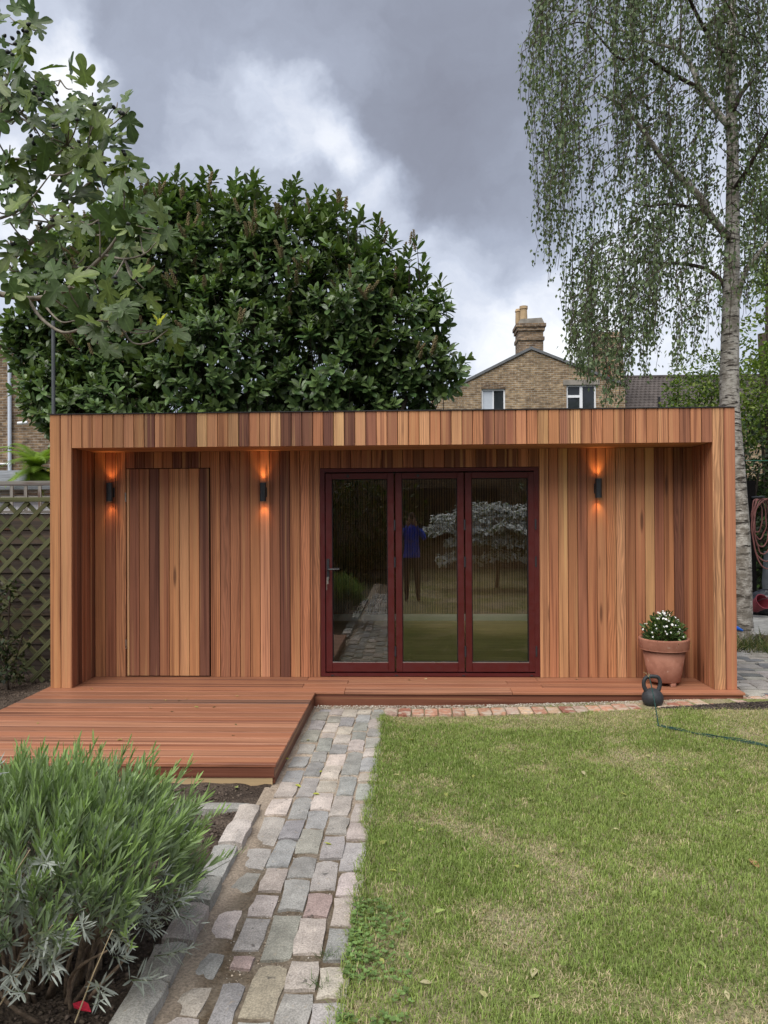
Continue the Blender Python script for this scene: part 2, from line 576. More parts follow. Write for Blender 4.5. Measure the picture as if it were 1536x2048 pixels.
def mat_earth():
    m, nn, ll, b = material('rough_ground', 0.95, 0.1)
    t = NT(nn, ll); v = t.coord()
    n1 = t.noise(v, 0.35, 6, 0.6); n2 = t.noise(v, 14, 5, 0.7)
    c = t.mix(t.range(n1, 0.40, 0.6), (0.05, 0.065, 0.025), (0.085, 0.068, 0.05))
    ll.new(t.scale(c, t.range(n2, 0.3, 0.7, 0.7, 1.3)), b.inputs['Base Color'])
    return m


M['soil'] = mat_soil(); M['pathbase'] = mat_pathbase(); M['stone'] = mat_stone('granite_sett'); M['lawn'] = mat_lawn(); M['earth'] = mat_earth()


def fbm2(x, y, seed=0, octaves=4, lac=2.03, gain=0.5):
    """vectorised value noise, about 0..1"""
    r = np.random.default_rng(1000 + seed)
    tab = r.random((256, 256))
    out = np.zeros_like(x, dtype=float); amp = 1.0; tot = 0.0
    for o in range(octaves):
        xi = np.floor(x).astype(int); yi = np.floor(y).astype(int)
        fx = x - xi; fy = y - yi
        fx = fx * fx * (3 - 2 * fx); fy = fy * fy * (3 - 2 * fy)
        g = lambda i, j: tab[(xi + i) % 256, (yi + j) % 256]
        out += amp * ((g(0, 0) * (1 - fx) + g(1, 0) * fx) * (1 - fy) + (g(0, 1) * (1 - fx) + g(1, 1) * fx) * fy)
        tot += amp; amp *= gain; x = x * lac + 17.3; y = y * lac + 5.1
    return out / tot


def gz_np(x, y):
    return 0.085 * sstep(-0.3, 2.9, x) * sstep(-2.6, -0.4, y)


def sheet(name, xs, ys, zfun, mat, kind='structure', keep=None):
    X, Y = np.meshgrid(xs, ys)
    Z = zfun(X, Y)
    nx, ny = len(xs), len(ys)
    V = np.stack([X.ravel(), Y.ravel(), Z.ravel()], 1)
    i, j = np.meshgrid(np.arange(nx - 1), np.arange(ny - 1))
    a = (j * nx + i).ravel()
    F = np.stack([a, a + 1, a + nx + 1, a + nx], 1)
    if keep is not None:
        c = V[F].mean(1)
        F = F[keep(c[:, 0], c[:, 1])]
    me = np_mesh(name, V, F, smooth=True)
    o = link(name, me, mat)
    if kind: o['kind'] = kind
    return o


far = np.concatenate([-np.geomspace(260, 12, 12), np.linspace(-10, 10, 9), np.geomspace(12, 260, 12)])
sheet('ground', far, far, lambda x, y: np.full_like(x, -0.06), M['earth'])

# soil of the planting bed and beside the deck
sheet('soil_bed', np.arange(-7.5, -0.86, 0.045), np.arange(-7.0, 4.0, 0.045),
      lambda x, y: 0.012 + 0.075 * (fbm2(x * 3.1, y * 3.1, 1, 5) - 0.5) + 0.03 * (fbm2(x * 17, y * 17, 2, 3) - 0.5) - 0.05 * ((y > -1.95) & (x > -3.2)) , M['soil'])
# path bed
path = sheet('path', np.linspace(-0.92, -0.20, 30), np.arange(-11.0, 0.10, 0.03),
             lambda x, y: 0.004 + 0.014 * (fbm2(x * 7, y * 7, 3, 4) - 0.4) + 0.007 * sstep(-0.70, -0.80, x) * sstep(-2.3, -2.9, y), M['pathbase'])
# lawn
sheet('lawn', np.concatenate([np.arange(-0.235, 3.6, 0.06), np.linspace(3.7, 14, 12)]), np.concatenate([np.linspace(-17, -5.1, 16), np.arange(-5, -0.12, 0.06)]),
      lambda x, y: gz_np(x, y) + 0.004 + 0.02 * (fbm2(x * 1.7, y * 1.7, 4, 3) - 0.5) * sstep(-0.2, 0.3, x), M['lawn'])
sheet('border_soil', np.arange(-0.24, 6.2, 0.06), np.arange(-0.12, 9.0, 0.08), lambda x, y: 0.02 + 0.062 * sstep(0.2, 2.9, x) + 0.01 * (fbm2(x * 9, y * 9, 6, 3) - 0.5) - 0.0 * y, M['soil'],
      keep=lambda x, y: (y < 0.02) | (x > 2.95))

# ------------------------------------------------------------------ path setts, read off row by row (far to near)
def sett_mesh(seed):
    r = random.Random(seed)
    bm = bmesh.new()
    bmesh.ops.create_cube(bm, size=1)
    bmesh.ops.subdivide_edges(bm, edges=[e for e in bm.edges if abs(e.verts[0].co.z - e.verts[1].co.z) < 0.1], cuts=2, use_grid_fill=True)
    for v in bm.verts:
        x, y, z = v.co
        on_edge = max(abs(x), abs(y)) > 0.45
        if z > 0:
            corner = abs(x) > 0.45 and abs(y) > 0.45
            v.co.z += -0.13 if corner else (-0.075 if on_edge else r.uniform(-0.05, 0.06))
            k = 0.965 if corner else (0.975 if on_edge else 1.0)
            v.co.x = x * k + r.uniform(-0.05, 0.05); v.co.y = y * k + r.uniform(-0.04, 0.04)
        else:
            k = 0.985 if (abs(x) > 0.45 and abs(y) > 0.45) else 1.02
            v.co.x = x * k + r.uniform(-0.03, 0.03); v.co.y = y * k + r.uniform(-0.03, 0.03)
    for v in bm.verts:
        v.co.z -= 0.5
    me = bpy.data.meshes.new('sett')
    bm.to_mesh(me); bm.free()
    me.materials.append(M['stone'])
    return me


SETT_MESHES = [sett_mesh(i) for i in range(9)]
STONE = {'g': (0.305, 0.288, 0.262), 'b': (0.262, 0.257, 0.242), 'p': (0.39, 0.342, 0.300), 'r': (0.345, 0.265, 0.232), 'k': (0.37, 0.355, 0.325), 'd': (0.13, 0.135, 0.14), 'y': (0.36, 0.31, 0.24)}


def stone_piece(name, parent, x0, x1, y0, y1, top, h, tone, rz=0.0, rnd=random, meshes=None, tilt=0.02):
    o = bpy.data.objects.new(name, rnd.choice(meshes or SETT_MESHES))
    COL.objects.link(o)
    o.parent = parent
    o.location = ((x0 + x1) / 2, (y0 + y1) / 2, top)
    o.scale = ((x1 - x0) * 1.035, y1 - y0, h)
    o.rotation_euler = (rnd.uniform(-tilt, tilt), rnd.uniform(-tilt, tilt), rz)
    c = STONE[tone]
    k = rnd.uniform(0.84, 1.16)
    o.color = (c[0] * k, c[1] * k * rnd.uniform(0.97, 1.03), c[2] * k * rnd.uniform(0.95, 1.05), 1)
    return o


COLS = {  # column edges in metres; crop rows (top, bottom, tone); s = sunk in sand
    5: (-0.345, -0.235, '190-232g 236-288p 291-337g 345-405g 409-460p 466-545b 560-608p 616-715b 735-845p 850-950p 962-1137g 1148-1292p 1300-1467p 1488-1682b 1708-1897p 1928-2110g'),
    4: (-0.463, -0.355, '180-206p 210-253b 256-304b 309-358b 362-425p 430-566b 580-690b 698-816p 824-921g 934-1070g 1083-1260g 1274-1416r 1428-1646p 1680-1856p 1876-2070g'),
    3: (-0.588, -0.473, '178-222p 226-275b 280-326p 330-380p 385-440b 443-510p 515-596p 600-670p 675-776p 780-890b 893-1036g 1058-1186b 1198-1380g 1406-1682g 1706-2036y'),
    2: (-0.700, -0.598, '172-209p 214-254g 257-310p 314-346p 350-426b 430-490b 495-576b 584-700g 704-836b 840-955b 960-1122b 1132-1272p 1284-1416p 1424-1622g 1655-1735rs 1820-2070bs'),
    1: (-0.830, -0.712, '188-240g 244-298g 301-370g 384-442g 455-521b 538-610b 615-705p 714-812p 820-990g 1008-1132g 1150-1302gs 1340-1560ps 1640-1805bs 1840-2020ps'),
}
rs = random.Random(3)


def crop_Y(cy):
    return at(700, 1360 + cy * 0.336, Z=0.01).y


for ci, (xa, xb, spec) in COLS.items():
    lastY = None
    for item in spec.split():
        rng, tone = item.rstrip('gbprsyd'), item.lstrip('0123456789-')
        a, b_ = [float(q) for q in rng.split('-')]
        y1, y0 = crop_Y(a), crop_Y(b_)
        if y1 - y0 > 0.05:
            y1 -= 0.003; y0 += 0.003
        sunk = 's' in tone
        w = rs.uniform(-0.006, 0.006)
        top = 0.019 + rs.uniform(-0.004, 0.005) - (0.003 if sunk else 0)
        stone_piece('sett', path, xa + w + (0.012 if sunk else 0), xb + w - (0.012 if sunk else 0), y0, y1, top, 0.06, tone[0], rs.uniform(-0.03, 0.03) * (3 if sunk else 1), rs)
        lastY = y0
    y = lastY - 0.012
    while y > -8.5:                          # the path goes on past the viewer
        ln = rs.uniform(0.14, 0.27)
        stone_piece('sett', path, xa, xb, y - ln, y, 0.019 + rs.uniform(-0.004, 0.005), 0.06, rs.choice('gbppg'), rs.uniform(-0.03, 0.03), rs)
        y -= ln + 0.014
# row of small stones against the deck step
x = -0.80
while x < -0.26:
    w = rs.uniform(0.08, 0.13)
    stone_piece('sett', path, x, min(x + w, -0.25), -0.315, -0.235, 0.016, 0.05, rs.choice('gbb'), rs.uniform(-0.05, 0.05), rs)
    x += w + 0.012

# ------------------------------------------------------------------ raised granite edging of the bed
edge = empty('stone_edging', (-0.93, -3.2, 0), 'row of raised granite edging stones along the left side of the cobbled path', 'edging')


def edge_Y(py):
    return at(400, py, Z=0.055).y


for a, b_, tone, dx in ((1604, 1637, 'p', 0.0), (1638, 1684, 'p', 0.006), (1685, 1748, 'k', -0.004), (1750, 1804, 'g', 0.0), (1806, 1878, 'p', 0.006), (1880, 1957, 'g', -0.004), (1959, 2075, 'k', 0.004)):
    stone_piece('stone', edge, -0.985 + dx + 0.93, -0.868 + dx + 0.93, edge_Y(b_) + 3.206, edge_Y(a) + 3.194, 0.062 + rs.uniform(-0.008, 0.008), 0.11, tone, rs.uniform(-0.02, 0.02), rs, tilt=0.04)
y = edge_Y(2078)
while y > -7:
    ln = rs.uniform(0.2, 0.34)
    stone_piece('stone', edge, -0.985 + 0.93, -0.868 + 0.93, y - ln + 3.2, y + 3.2, 0.06, 0.11, rs.choice('gpb'), 0.0, rs)
    y -= ln + 0.01
cross = empty('stone_edging', (-1.6, -2.5, 0), 'low row of grey edging stones crossing the soil in front of the deck', 'edging')
for (xa, xb, tone) in ((-1.30, -0.945, 'g'), (-1.66, -1.335, 'p'), (-2.05, -1.68, 'g'), (-2.4, -2.07, 'b'), (-2.8, -2.42, 'g'), (-3.2, -2.83, 'p')):
    stone_piece('stone', cross, xa + 1.6, xb + 1.6, -0.05 + 0.012 * random.random(), 0.055, 0.045, 0.09, tone, rs.uniform(-0.03, 0.03), rs)

# ------------------------------------------------------------------ brick course along the lawn
def brick_mesh(seed):
    r = random.Random(seed)
    mb = MB().chamfer(-0.5, 0.5, -0.5, 0.5, -1, 0, 0.07)
    mb.v = [(x + r.uniform(-0.03, 0.03), y + r.uniform(-0.03, 0.03), z) for x, y, z in mb.v]
    me = mb.mesh('brick')
    me.materials.append(M['brick'])
    return me


def mat_brickpaver():
    m, nn, ll, b = material('worn_brick', 0.9, 0.2)
    t = NT(nn, ll); inf = t.info()
    geo = nn.new('ShaderNodeNewGeometry')
    v = t.vec('ADD', geo.outputs['Position'], t.scale((31.0, 7.0, 13.0), inf.outputs['Random']))
    c = t.scale(inf.outputs['Color'], t.range(t.noise(v, 40, 5, 0.65), 0.3, 0.7, 0.72, 1.25))
    c = t.mix(t.range(t.noise(v, 14, 4), 0.44, 0.62, 0, 0.85), c, (0.42, 0.355, 0.285))
    ll.new(c, b.inputs['Base Color'])
    ll.new(t.bump(t.noise(v, 90, 4), 0.5, 0.004), b.inputs['Normal'])
    return m


M['brick'] = mat_brickpaver()
BRICKS = [brick_mesh(i) for i in range(4)]
bcourse = empty('brick_edging', (1.2, -0.35, 0), 'single course of worn orange paving bricks between deck step and lawn', 'edging')
x = -0.235
rb = random.Random(5)
while x < 3.55:
    w = rb.uniform(0.100, 0.112)
    yc = -0.335 + 0.02 * math.sin(x * 1.1) + (0.15 * max(0, x - 1.7) ** 1.6 if x > 1.7 else 0) - 0.05 * math.exp(-((x - 1.1) / 0.9) ** 2)
    slope = 0.24 * max(0, x - 1.7) ** 0.6 if x > 1.7 else 0.0
    o = bpy.data.objects.new('brick', rb.choice(BRICKS)); COL.objects.link(o); o.parent = bcourse
    zc = 0.028 + 0.062 * float(sstep(-0.2, 2.9, x))
    o.location = (x + w / 2 - 1.2, yc + 0.35, zc + rb.uniform(-0.003, 0.004))
    o.scale = (w, 0.205, 0.06); o.rotation_euler = (rb.uniform(-.02, .02), rb.uniform(-.02, .02), slope + rb.uniform(-0.03, 0.03))
    k = rb.uniform(0.8, 1.15)
    c = rb.choice([(0.42, 0.23, 0.15), (0.38, 0.20, 0.135), (0.47, 0.33, 0.22), (0.36, 0.25, 0.2), (0.30, 0.13, 0.09)])
    o.color = (c[0] * k, c[1] * k, c[2] * k, 1)
    x += w + 0.008


# ------------------------------------------------------------------ gravel, clods: grit nobody could count
def pebbles(name, N, pick, size, colors, label, cat, mat, flat_=0.6, lift=0.3):
    """many little stones as one mesh"""
    P = pick(N)
    N = len(P)
    TV = np.array([(1, 0, 0), (0, 1, 0), (-1, 0, 0), (0, -1, 0), (0, 0, flat_), (0, 0, -flat_)], float) * 0.5
    TF = np.array([(0, 1, 4), (1, 2, 4), (2, 3, 4), (3, 0, 4), (1, 0, 5), (2, 1, 5), (3, 2, 5), (0, 3, 5)])
    d = RNG.normal(size=(N, 3)); d[:, 2] *= 0.3
    up_ = np.tile((0, 0, 1.0), (N, 1)) + RNG.normal(size=(N, 3)) * 0.35
    s = size[0] + (size[1] - size[0]) * RNG.random(N) ** 2
    c = np.array(colors)[RNG.integers(0, len(colors), N)] * (0.75 + 0.5 * RNG.random((N, 1)))
    P = P.copy(); P[:, 2] += s * lift * 0.5
    V, F, C = scatter(TV, TF, basis(d, up_), P, s, c)
    V += RNG.normal(size=V.shape) * 0.0006
    o = link(name, np_mesh(name, V, F, C), mat)
    return tag(o, label, cat, kind='stuff')


def attrmat(name, rough=0.85, spec=0.25):
    m, nn, ll, b = material(name, rough, spec)
    a = nn.new('ShaderNodeAttribute'); a.attribute_name = 'col'
    t = NT(nn, ll)
    ll.new(t.scale(a.outputs['Color'], t.range(t.noise(t.coord(), 60, 3), 0.3, 0.7, 0.8, 1.2)), b.inputs['Base Color'])
    return m


M['grit'] = attrmat('mixed_grit', 0.9, 0.2)


def pick_step(n):
    x = RNG.uniform(-0.86, 3.1, n)
    y = -0.145 - 0.10 * RNG.random(n) ** 1.4 + np.where(x > 2.0, 0.05 * (x - 2.0), 0)
    z = 0.02 + 0.064 * sstep(-0.2, 2.9, x)
    return np.stack([x, y, z], 1)


def pick_joint(n):
    x = RNG.uniform(-0.86, -0.22, n); y = -0.3 - 4.3 * RNG.random(n) ** 0.8
    k = (fbm2(x * 5, y * 5, 9, 3) > 0.5)
    x, y = x[k], y[k]
    return np.stack([x, y, np.full_like(x, 0.006)], 1)


def pick_soil(n):
    x = RNG.uniform(-3.2, -0.99, n); y = RNG.uniform(-4.7, -2.12, n)
    z = 0.012 + 0.075 * (fbm2(x * 3.1, y * 3.1, 1, 5) - 0.5)
    k = z > 0.004
    a = np.stack([x, y, z], 1)
    x2 = RNG.uniform(-4.5, -3.36, n // 4); y2 = RNG.uniform(-2, 0.8, n // 4)
    b2 = np.stack([x2, y2, 0.012 + 0.075 * (fbm2(x2 * 3.1, y2 * 3.1, 1, 5) - 0.5)], 1)
    return np.vstack([a, b2])


def pick_bark(n):
    x = 2.0 + 1.6 * RNG.random(n) ** 0.7; y = -0.42 + 0.17 * (x - 2.0) - 0.22 * RNG.random(n) ** 1.3 * (x - 1.8)
    return np.stack([x, y, gz_np(x, y) + 0.006], 1)


pebbles('gravel', 3800, pick_step, (0.006, 0.017), [(0.45, 0.40, 0.33), (0.36, 0.31, 0.25), (0.52, 0.48, 0.42), (0.28, 0.23, 0.18)], 'pale gravel strip along the foot of the deck step', 'gravel', M['grit'])
pebbles('path_grit', 5200, pick_joint, (0.003, 0.011), [(0.42, 0.35, 0.27), (0.30, 0.23, 0.17), (0.20, 0.15, 0.11), (0.46, 0.42, 0.36)], 'loose sandy grit between the path stones', 'grit', M['grit'])
pebbles('soil_clods', 9000, pick_soil, (0.006, 0.028), [(0.075, 0.056, 0.043), (0.10, 0.078, 0.06), (0.055, 0.042, 0.034), (0.13, 0.10, 0.08), (0.09, 0.07, 0.052)], 'crumbly dark soil of the planting bed', 'soil', M['grit'], 0.75)
pebbles('bark_mulch', 4200, pick_bark, (0.008, 0.028), [(0.045, 0.034, 0.03), (0.07, 0.055, 0.046), (0.03, 0.024, 0.022), (0.11, 0.09, 0.07)], 'dark bark mulch at the lawn corner by the step', 'mulch', M['grit'], 0.4)


# ------------------------------------------------------------------ grass blades
def grass(name, N, label):
    d = 2.0 + 4.6 * RNG.random(N * 3) ** 0.85
    y = d - CAM_D
    x = RNG.uniform(-0.30, 3.9, N * 3)
    edge_l = -0.262 + 0.075 * (fbm2(y * 3.5, y * 0 + 3, 21, 3) - 0.5)
    edge_t = -0.455 + 0.05 * (fbm2(x * 3, x * 0, 22, 3) - 0.5) + np.where(x > 1.7, 0.13 * np.maximum(x - 1.7, 0) ** 1.6, 0) - 0.22 * sstep(2.0, 3.2, x)
    ok = (x > edge_l) & (y < edge_t) & (x < 0.56 * d + 0.75)
    x, y = x[ok], y[ok]
    dryv = fbm2(x * 1.9 + 3, y * 1.9, 23, 5, gain=0.68)
    dry = 0.75 * sstep(0.48, 0.68, dryv) * (0.45 + 0.9 * fbm2(x * 6, y * 6, 27, 3))
    dry = np.maximum(dry, 0.9 * sstep(-1.35, -0.55, y) * sstep(0.36, 0.56, fbm2(x * 2.2, y * 2.6, 24, 4)))
    dry = np.maximum(dry, sstep(2.0, 2.9, x) * sstep(-1.5, -0.7, y))
    rim = sstep(0.16, 0.0, x - edge_l[ok])
    dry *= (1 - 0.9 * rim)
    bare = sstep(0.62, 0.72, dryv) * 0.4 + sstep(2.1, 3.0, x) * sstep(-1.1, -0.6, y) * 0.7
    keep = RNG.random(len(x)) > bare * (1 - rim)
    x, y, dry, rim = x[keep][:N], y[keep][:N], dry[keep][:N], rim[keep][:N]
    n = len(x)
    h = (0.020 + 0.022 * RNG.random(n)) * (1 - 0.45 * dry) * (0.6 + 0.9 * fbm2(x * 3.3, y * 3.3, 29, 3)) * (1 + 1.0 * rim * RNG.random(n))
    w = 0.0022 + 0.0018 * RNG.random(n)
    ang = RNG.uniform(0, 2 * np.pi, n)
    lean = RNG.uniform(0.25, 1.25, n) * (1 + 0.9 * dry)
    dx, dy = np.cos(ang), np.sin(ang)
    z0 = gz_np(x, y) + 0.003 + 0.02 * (fbm2(x * 1.7, y * 1.7, 4, 3) - 0.5) * sstep(-0.2, 0.3, x)
    B = np.stack([x, y, z0], 1)
    side = np.stack([-dy, dx, 0 * x], 1) * w[:, None] * 0.5
    lv = np.stack([dx * lean, dy * lean, 1.0 + 0 * x], 1); lv /= np.linalg.norm(lv, axis=1, keepdims=True)
    tip = B + lv * h[:, None]; tip[:, 2] -= h * 0.22 * lean
    tip[:, 2] = np.maximum(tip[:, 2], B[:, 2] + 0.003)
    mid = B + (lv * 0.55 + np.array([0, 0, 0.12])) * h[:, None]
    V = np.stack([B - side, B + side, mid + side * 0.8, mid - side * 0.8, tip], 1).reshape(-1, 3)
    base = np.arange(n)[:, None] * 5
    F = np.concatenate([base + np.array([[0, 1, 2]]), base + np.array([[0, 2, 3]]), base + np.array([[3, 2, 4]])], 0)
    lush = fbm2(x * 0.9, y * 0.9, 25, 3)[:, None]
    g = np.array((0.165, 0.235, 0.055)) * (1 - lush) + np.array((0.26, 0.325, 0.090)) * lush
    g = g * (0.62 + 0.75 * RNG.random((n, 1)))
    dr = np.array((0.48, 0.40, 0.25)) * (0.6 + 0.65 * RNG.random((n, 1)))
    isdry = (RNG.random(n) < 0.07 + 0.58 * dry)[:, None]
    c = np.where(isdry, dr, g)
    o = link(name, np_mesh(name, V, F, np.repeat(c, 5, axis=0)), M['grass'])
    return tag(o, label, 'grass', kind='stuff')


M['grass'] = leafmat('grass_blade', 0.55, 0.3, 0.25)
grass('grass', 300000, 'patchy green lawn with dry straw coloured spots')


# ------------------------------------------------------------------ garden room
ZD, ZT, ZS = 0.14, 2.64, 2.335          # deck top, roof top, underside of the fascia
XL, XR, REC = -3.304, 2.877, 0.498
IL, IR = -3.100, 2.690                  # inner faces of the side returns
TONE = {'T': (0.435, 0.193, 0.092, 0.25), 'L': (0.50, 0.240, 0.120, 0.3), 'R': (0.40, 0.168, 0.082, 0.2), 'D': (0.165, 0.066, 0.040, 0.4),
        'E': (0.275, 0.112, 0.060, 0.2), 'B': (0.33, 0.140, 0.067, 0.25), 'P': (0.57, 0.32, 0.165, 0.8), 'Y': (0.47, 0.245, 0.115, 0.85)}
room = empty('garden_room', (0, 0, 0), 'flat roofed cedar clad garden room with red bifold doors', 'garden room')


def board_mesh(w, h, t=0.02, c=0.004):
    """upright board, face towards -Y, front edges eased"""
    pr = [(-w / 2, 0), (-w / 2, -t + c), (-w / 2 + c, -t), (w / 2 - c, -t), (w / 2, -t + c), (w / 2, 0)]
    me = MB().prism(pr, 0, h, 'z').mesh('board')
    me.materials.append(M['cedar'])
    return me


_bm = {}
rbd = random.Random(21)


def board(parent, x, y, z0, z1, w, tone, rz=0.0, name='cladding_board'):
    key = (round(w, 4), round(z1 - z0, 3))
    if key not in _bm:
        _bm[key] = board_mesh(*key)
    o = bpy.data.objects.new(name, _bm[key]); COL.objects.link(o); o.parent = parent
    o.location = (x, y + rbd.uniform(-0.0008, 0.0008), z0)
    o.rotation_euler = (0, 0, rz)
    c = TONE[tone]; k = rbd.uniform(0.9, 1.1)
    o.color = (c[0] * k, c[1] * k * rbd.uniform(0.96, 1.04), c[2] * k * rbd.uniform(0.94, 1.06), c[3])
    return o


GAP = 0.0042
# fascia
FT = 'TTTTTLTDLTRDPLRYDRTPDDDRDPDLELELRYREYEREEETRYREYRRRTRTRTRERERERE'
n = 60
fp = (IR - 0.012 - (IL)) / n
for i in range(n):
    board(room, IL + (i + 0.5) * fp, 0.0, ZS, ZT, fp - GAP, FT[i % len(FT)], name='fascia_board')
# corner posts, two boards each, full height
pw = (IL - XL) / 2
for k, tn in ((0, 'T'), (1, 'L')):
    board(room, XL + (k + 0.5) * pw, 0.0, ZD + 0.002, ZT, pw - GAP, tn, name='corner_board')
pw2 = (XR - (IR - 0.012)) / 2
for k, tn in ((0, 'Y'), (1, 'R')):
    board(room, IR - 0.012 + (k + 0.5) * pw2, 0.0, ZD + 0.002, ZT, pw2 - GAP, tn, name='corner_board')
# returns of the recess (faces look at each other across the porch)
rw = (REC - 0.0) / 5
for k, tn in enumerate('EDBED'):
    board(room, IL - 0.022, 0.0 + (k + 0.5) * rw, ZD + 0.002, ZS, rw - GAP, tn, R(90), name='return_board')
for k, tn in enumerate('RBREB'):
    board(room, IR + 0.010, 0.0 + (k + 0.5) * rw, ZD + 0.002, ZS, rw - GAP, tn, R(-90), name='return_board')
# outer side walls
sw = 4.5 / 46
for k in range(46):
    board(room, XR - 0.02 + 0.001, 0.002 + (k + 0.5) * sw, ZD + 0.002, ZT, sw - GAP, 'RTERBTLE'[k % 8], R(90), name='side_board')
    board(room, XL + 0.02 - 0.001, 0.002 + (k + 0.5) * sw, ZD + 0.002, ZT, sw - GAP, 'TRBETLRT'[k % 8], R(-90), name='side_board')
# recessed wall
DL, DR, DT = -2.790, -1.957, 2.170       # hidden cedar door
BL, BR, BT = -0.882, 1.230, 2.160        # bifold opening
WY = REC


def wall_run(x0, x1, z0, z1, tones, y=WY, parent=room, name='cladding_board'):
    n_ = len(tones); w_ = (x1 - x0) / n_
    for i, tn in enumerate(tones):
        board(parent, x0 + (i + 0.5) * w_, y, z0, z1, w_ - GAP, tn, name=name)


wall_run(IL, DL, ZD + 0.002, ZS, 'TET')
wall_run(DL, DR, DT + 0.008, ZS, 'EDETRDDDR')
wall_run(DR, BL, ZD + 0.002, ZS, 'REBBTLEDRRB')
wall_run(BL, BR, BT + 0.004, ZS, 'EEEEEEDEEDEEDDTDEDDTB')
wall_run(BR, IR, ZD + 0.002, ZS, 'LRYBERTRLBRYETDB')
# storage door in the cladding
sdoor = MB().box(DL + 0.006, DR - 0.010, WY + 0.001, WY + 0.04, ZD + 0.012, DT).build('storage_door', M['backing'], room)
dw = [0.028] + [(DR - 0.010 - DL - 0.006 - 0.028) / 8] * 8
xx = DL + 0.006
for w_, tn in zip(dw, 'PEBDBTLTD'):
    board(sdoor, xx + w_ / 2, WY, ZD + 0.012, DT, w_ - GAP, tn, name='door_board')
    xx += w_
for hz in (1.895, 0.46):
    MB().box(DL - 0.006, DL + 0.006, WY - 0.026, WY - 0.018, hz - 0.045, hz + 0.045).tube([(DL, WY - 0.028, hz - 0.045), (DL, WY - 0.028, hz + 0.045)], 0.005, 8).build('hinge', M['steel'], sdoor)
# carcass behind the boards: black membrane walls, soffit, roof
fr = MB()
fr.box(XL + 0.022, IL - 0.024, 0.002, REC + 0.2, ZD - 0.02, ZT - 0.02)
fr.box(IR + 0.012, XR - 0.022, 0.002, REC + 0.2, ZD - 0.02, ZT - 0.02)
fr.box(IL - 0.02, IR + 0.008, 0.002, REC + 0.15, ZS + 0.022, ZT - 0.02)
fr.box(IL - 0.02, BL - 0.004, WY + 0.042, WY + 0.14, ZD - 0.02, ZS + 0.02)
fr.box(BR + 0.004, IR + 0.008, WY + 0.042, WY + 0.14, ZD - 0.02, ZS + 0.02)
fr.box(BL - 0.004, BR + 0.004, WY + 0.003, WY + 0.14, BT + 0.004, ZS + 0.02)
fr.box(IL - 0.02, DL - 0.001, WY + 0.001, WY + 0.041, ZD, ZS); fr.box(DR + 0.001, BL - 0.004, WY + 0.001, WY + 0.041, ZD, ZS); fr.box(BR + 0.004, IR + 0.008, WY + 0.001, WY + 0.041, ZD, ZS)
fr.box(DL - 0.001, DR + 0.001, WY + 0.001, WY + 0.041, DT + 0.008, ZS)
fr.box(XL + 0.022, XL + 0.12, REC + 0.2, 4.52, ZD - 0.02, ZT - 0.02); fr.box(XR - 0.12, XR - 0.022, REC + 0.2, 4.52, ZD - 0.02, ZT - 0.02)
fr.box(XL + 0.12, XR - 0.12, 4.42, 4.52, ZD - 0.02, ZT - 0.02)
fr.build('wall_frame', M['backing'], room)
# soffit boards of the porch
for k in range(5):
    y0 = 0.003 + k * (REC - 0.026) / 5
    MB().box(IL + 0.001, IR - 0.013, y0 + 0.001, y0 + (REC - 0.026) / 5 - 0.001, ZS + 0.001, ZS + 0.02).build('soffit_board', M['soffit'], room)
LX0, LX1, LY0, LY1 = -0.1, 1.4, 2.45, 3.45
rfb = MB()
for q in ((XL + 0.01, LX0 - 0.031, 0.0, 4.55), (LX1 + 0.031, XR - 0.01, 0.0, 4.55), (LX0 - 0.031, LX1 + 0.031, 0.0, LY0 - 0.031), (LX0 - 0.031, LX1 + 0.031, LY1 + 0.031, 4.55)):
    rfb.box(*q, ZT - 0.018, ZT + 0.0005)
rf = rfb.build('roof', M['felt'], room)
tr = MB()
tr.box(XL - 0.008, XR + 0.008, -0.030, 0.03, ZT + 0.001, ZT + 0.009)
tr.box(XL - 0.008, XL + 0.05, 0.031, 4.56, ZT + 0.001, ZT + 0.009); tr.box(XR - 0.05, XR + 0.008, 0.031, 4.56, ZT + 0.001, ZT + 0.009)
tr.build('roof_trim', M['trim'], rf)

# interior
def mat_floor():
    m, nn, ll, b = material('oak_floor', 0.35, 0.4)
    t = NT(nn, ll); v = t.coord()
    bt = nn.new('ShaderNodeTexBrick')
    ll.new(t.mapping(v, (1, 1, 1)), bt.inputs['Vector'])
    bt.inputs['Scale'].default_value = 1.0; bt.inputs['Brick Width'].default_value = 1.2; bt.inputs['Row Height'].default_value = 0.12
    bt.inputs['Mortar Size'].default_value = 0.002
    bt.inputs['Color1'].default_value = (0.55, 0.38, 0.20, 1); bt.inputs['Color2'].default_value = (0.42, 0.28, 0.14, 1); bt.inputs['Mortar'].default_value = (0.1, 0.06, 0.03, 1)
    c = t.scale(bt.outputs['Color'], t.range(t.noise(t.mapping(v, (2.5, 50, 1)), 1, 4), 0.3, 0.7, 0.75, 1.25))
    ll.new(c, b.inputs['Base Color'])
    return m


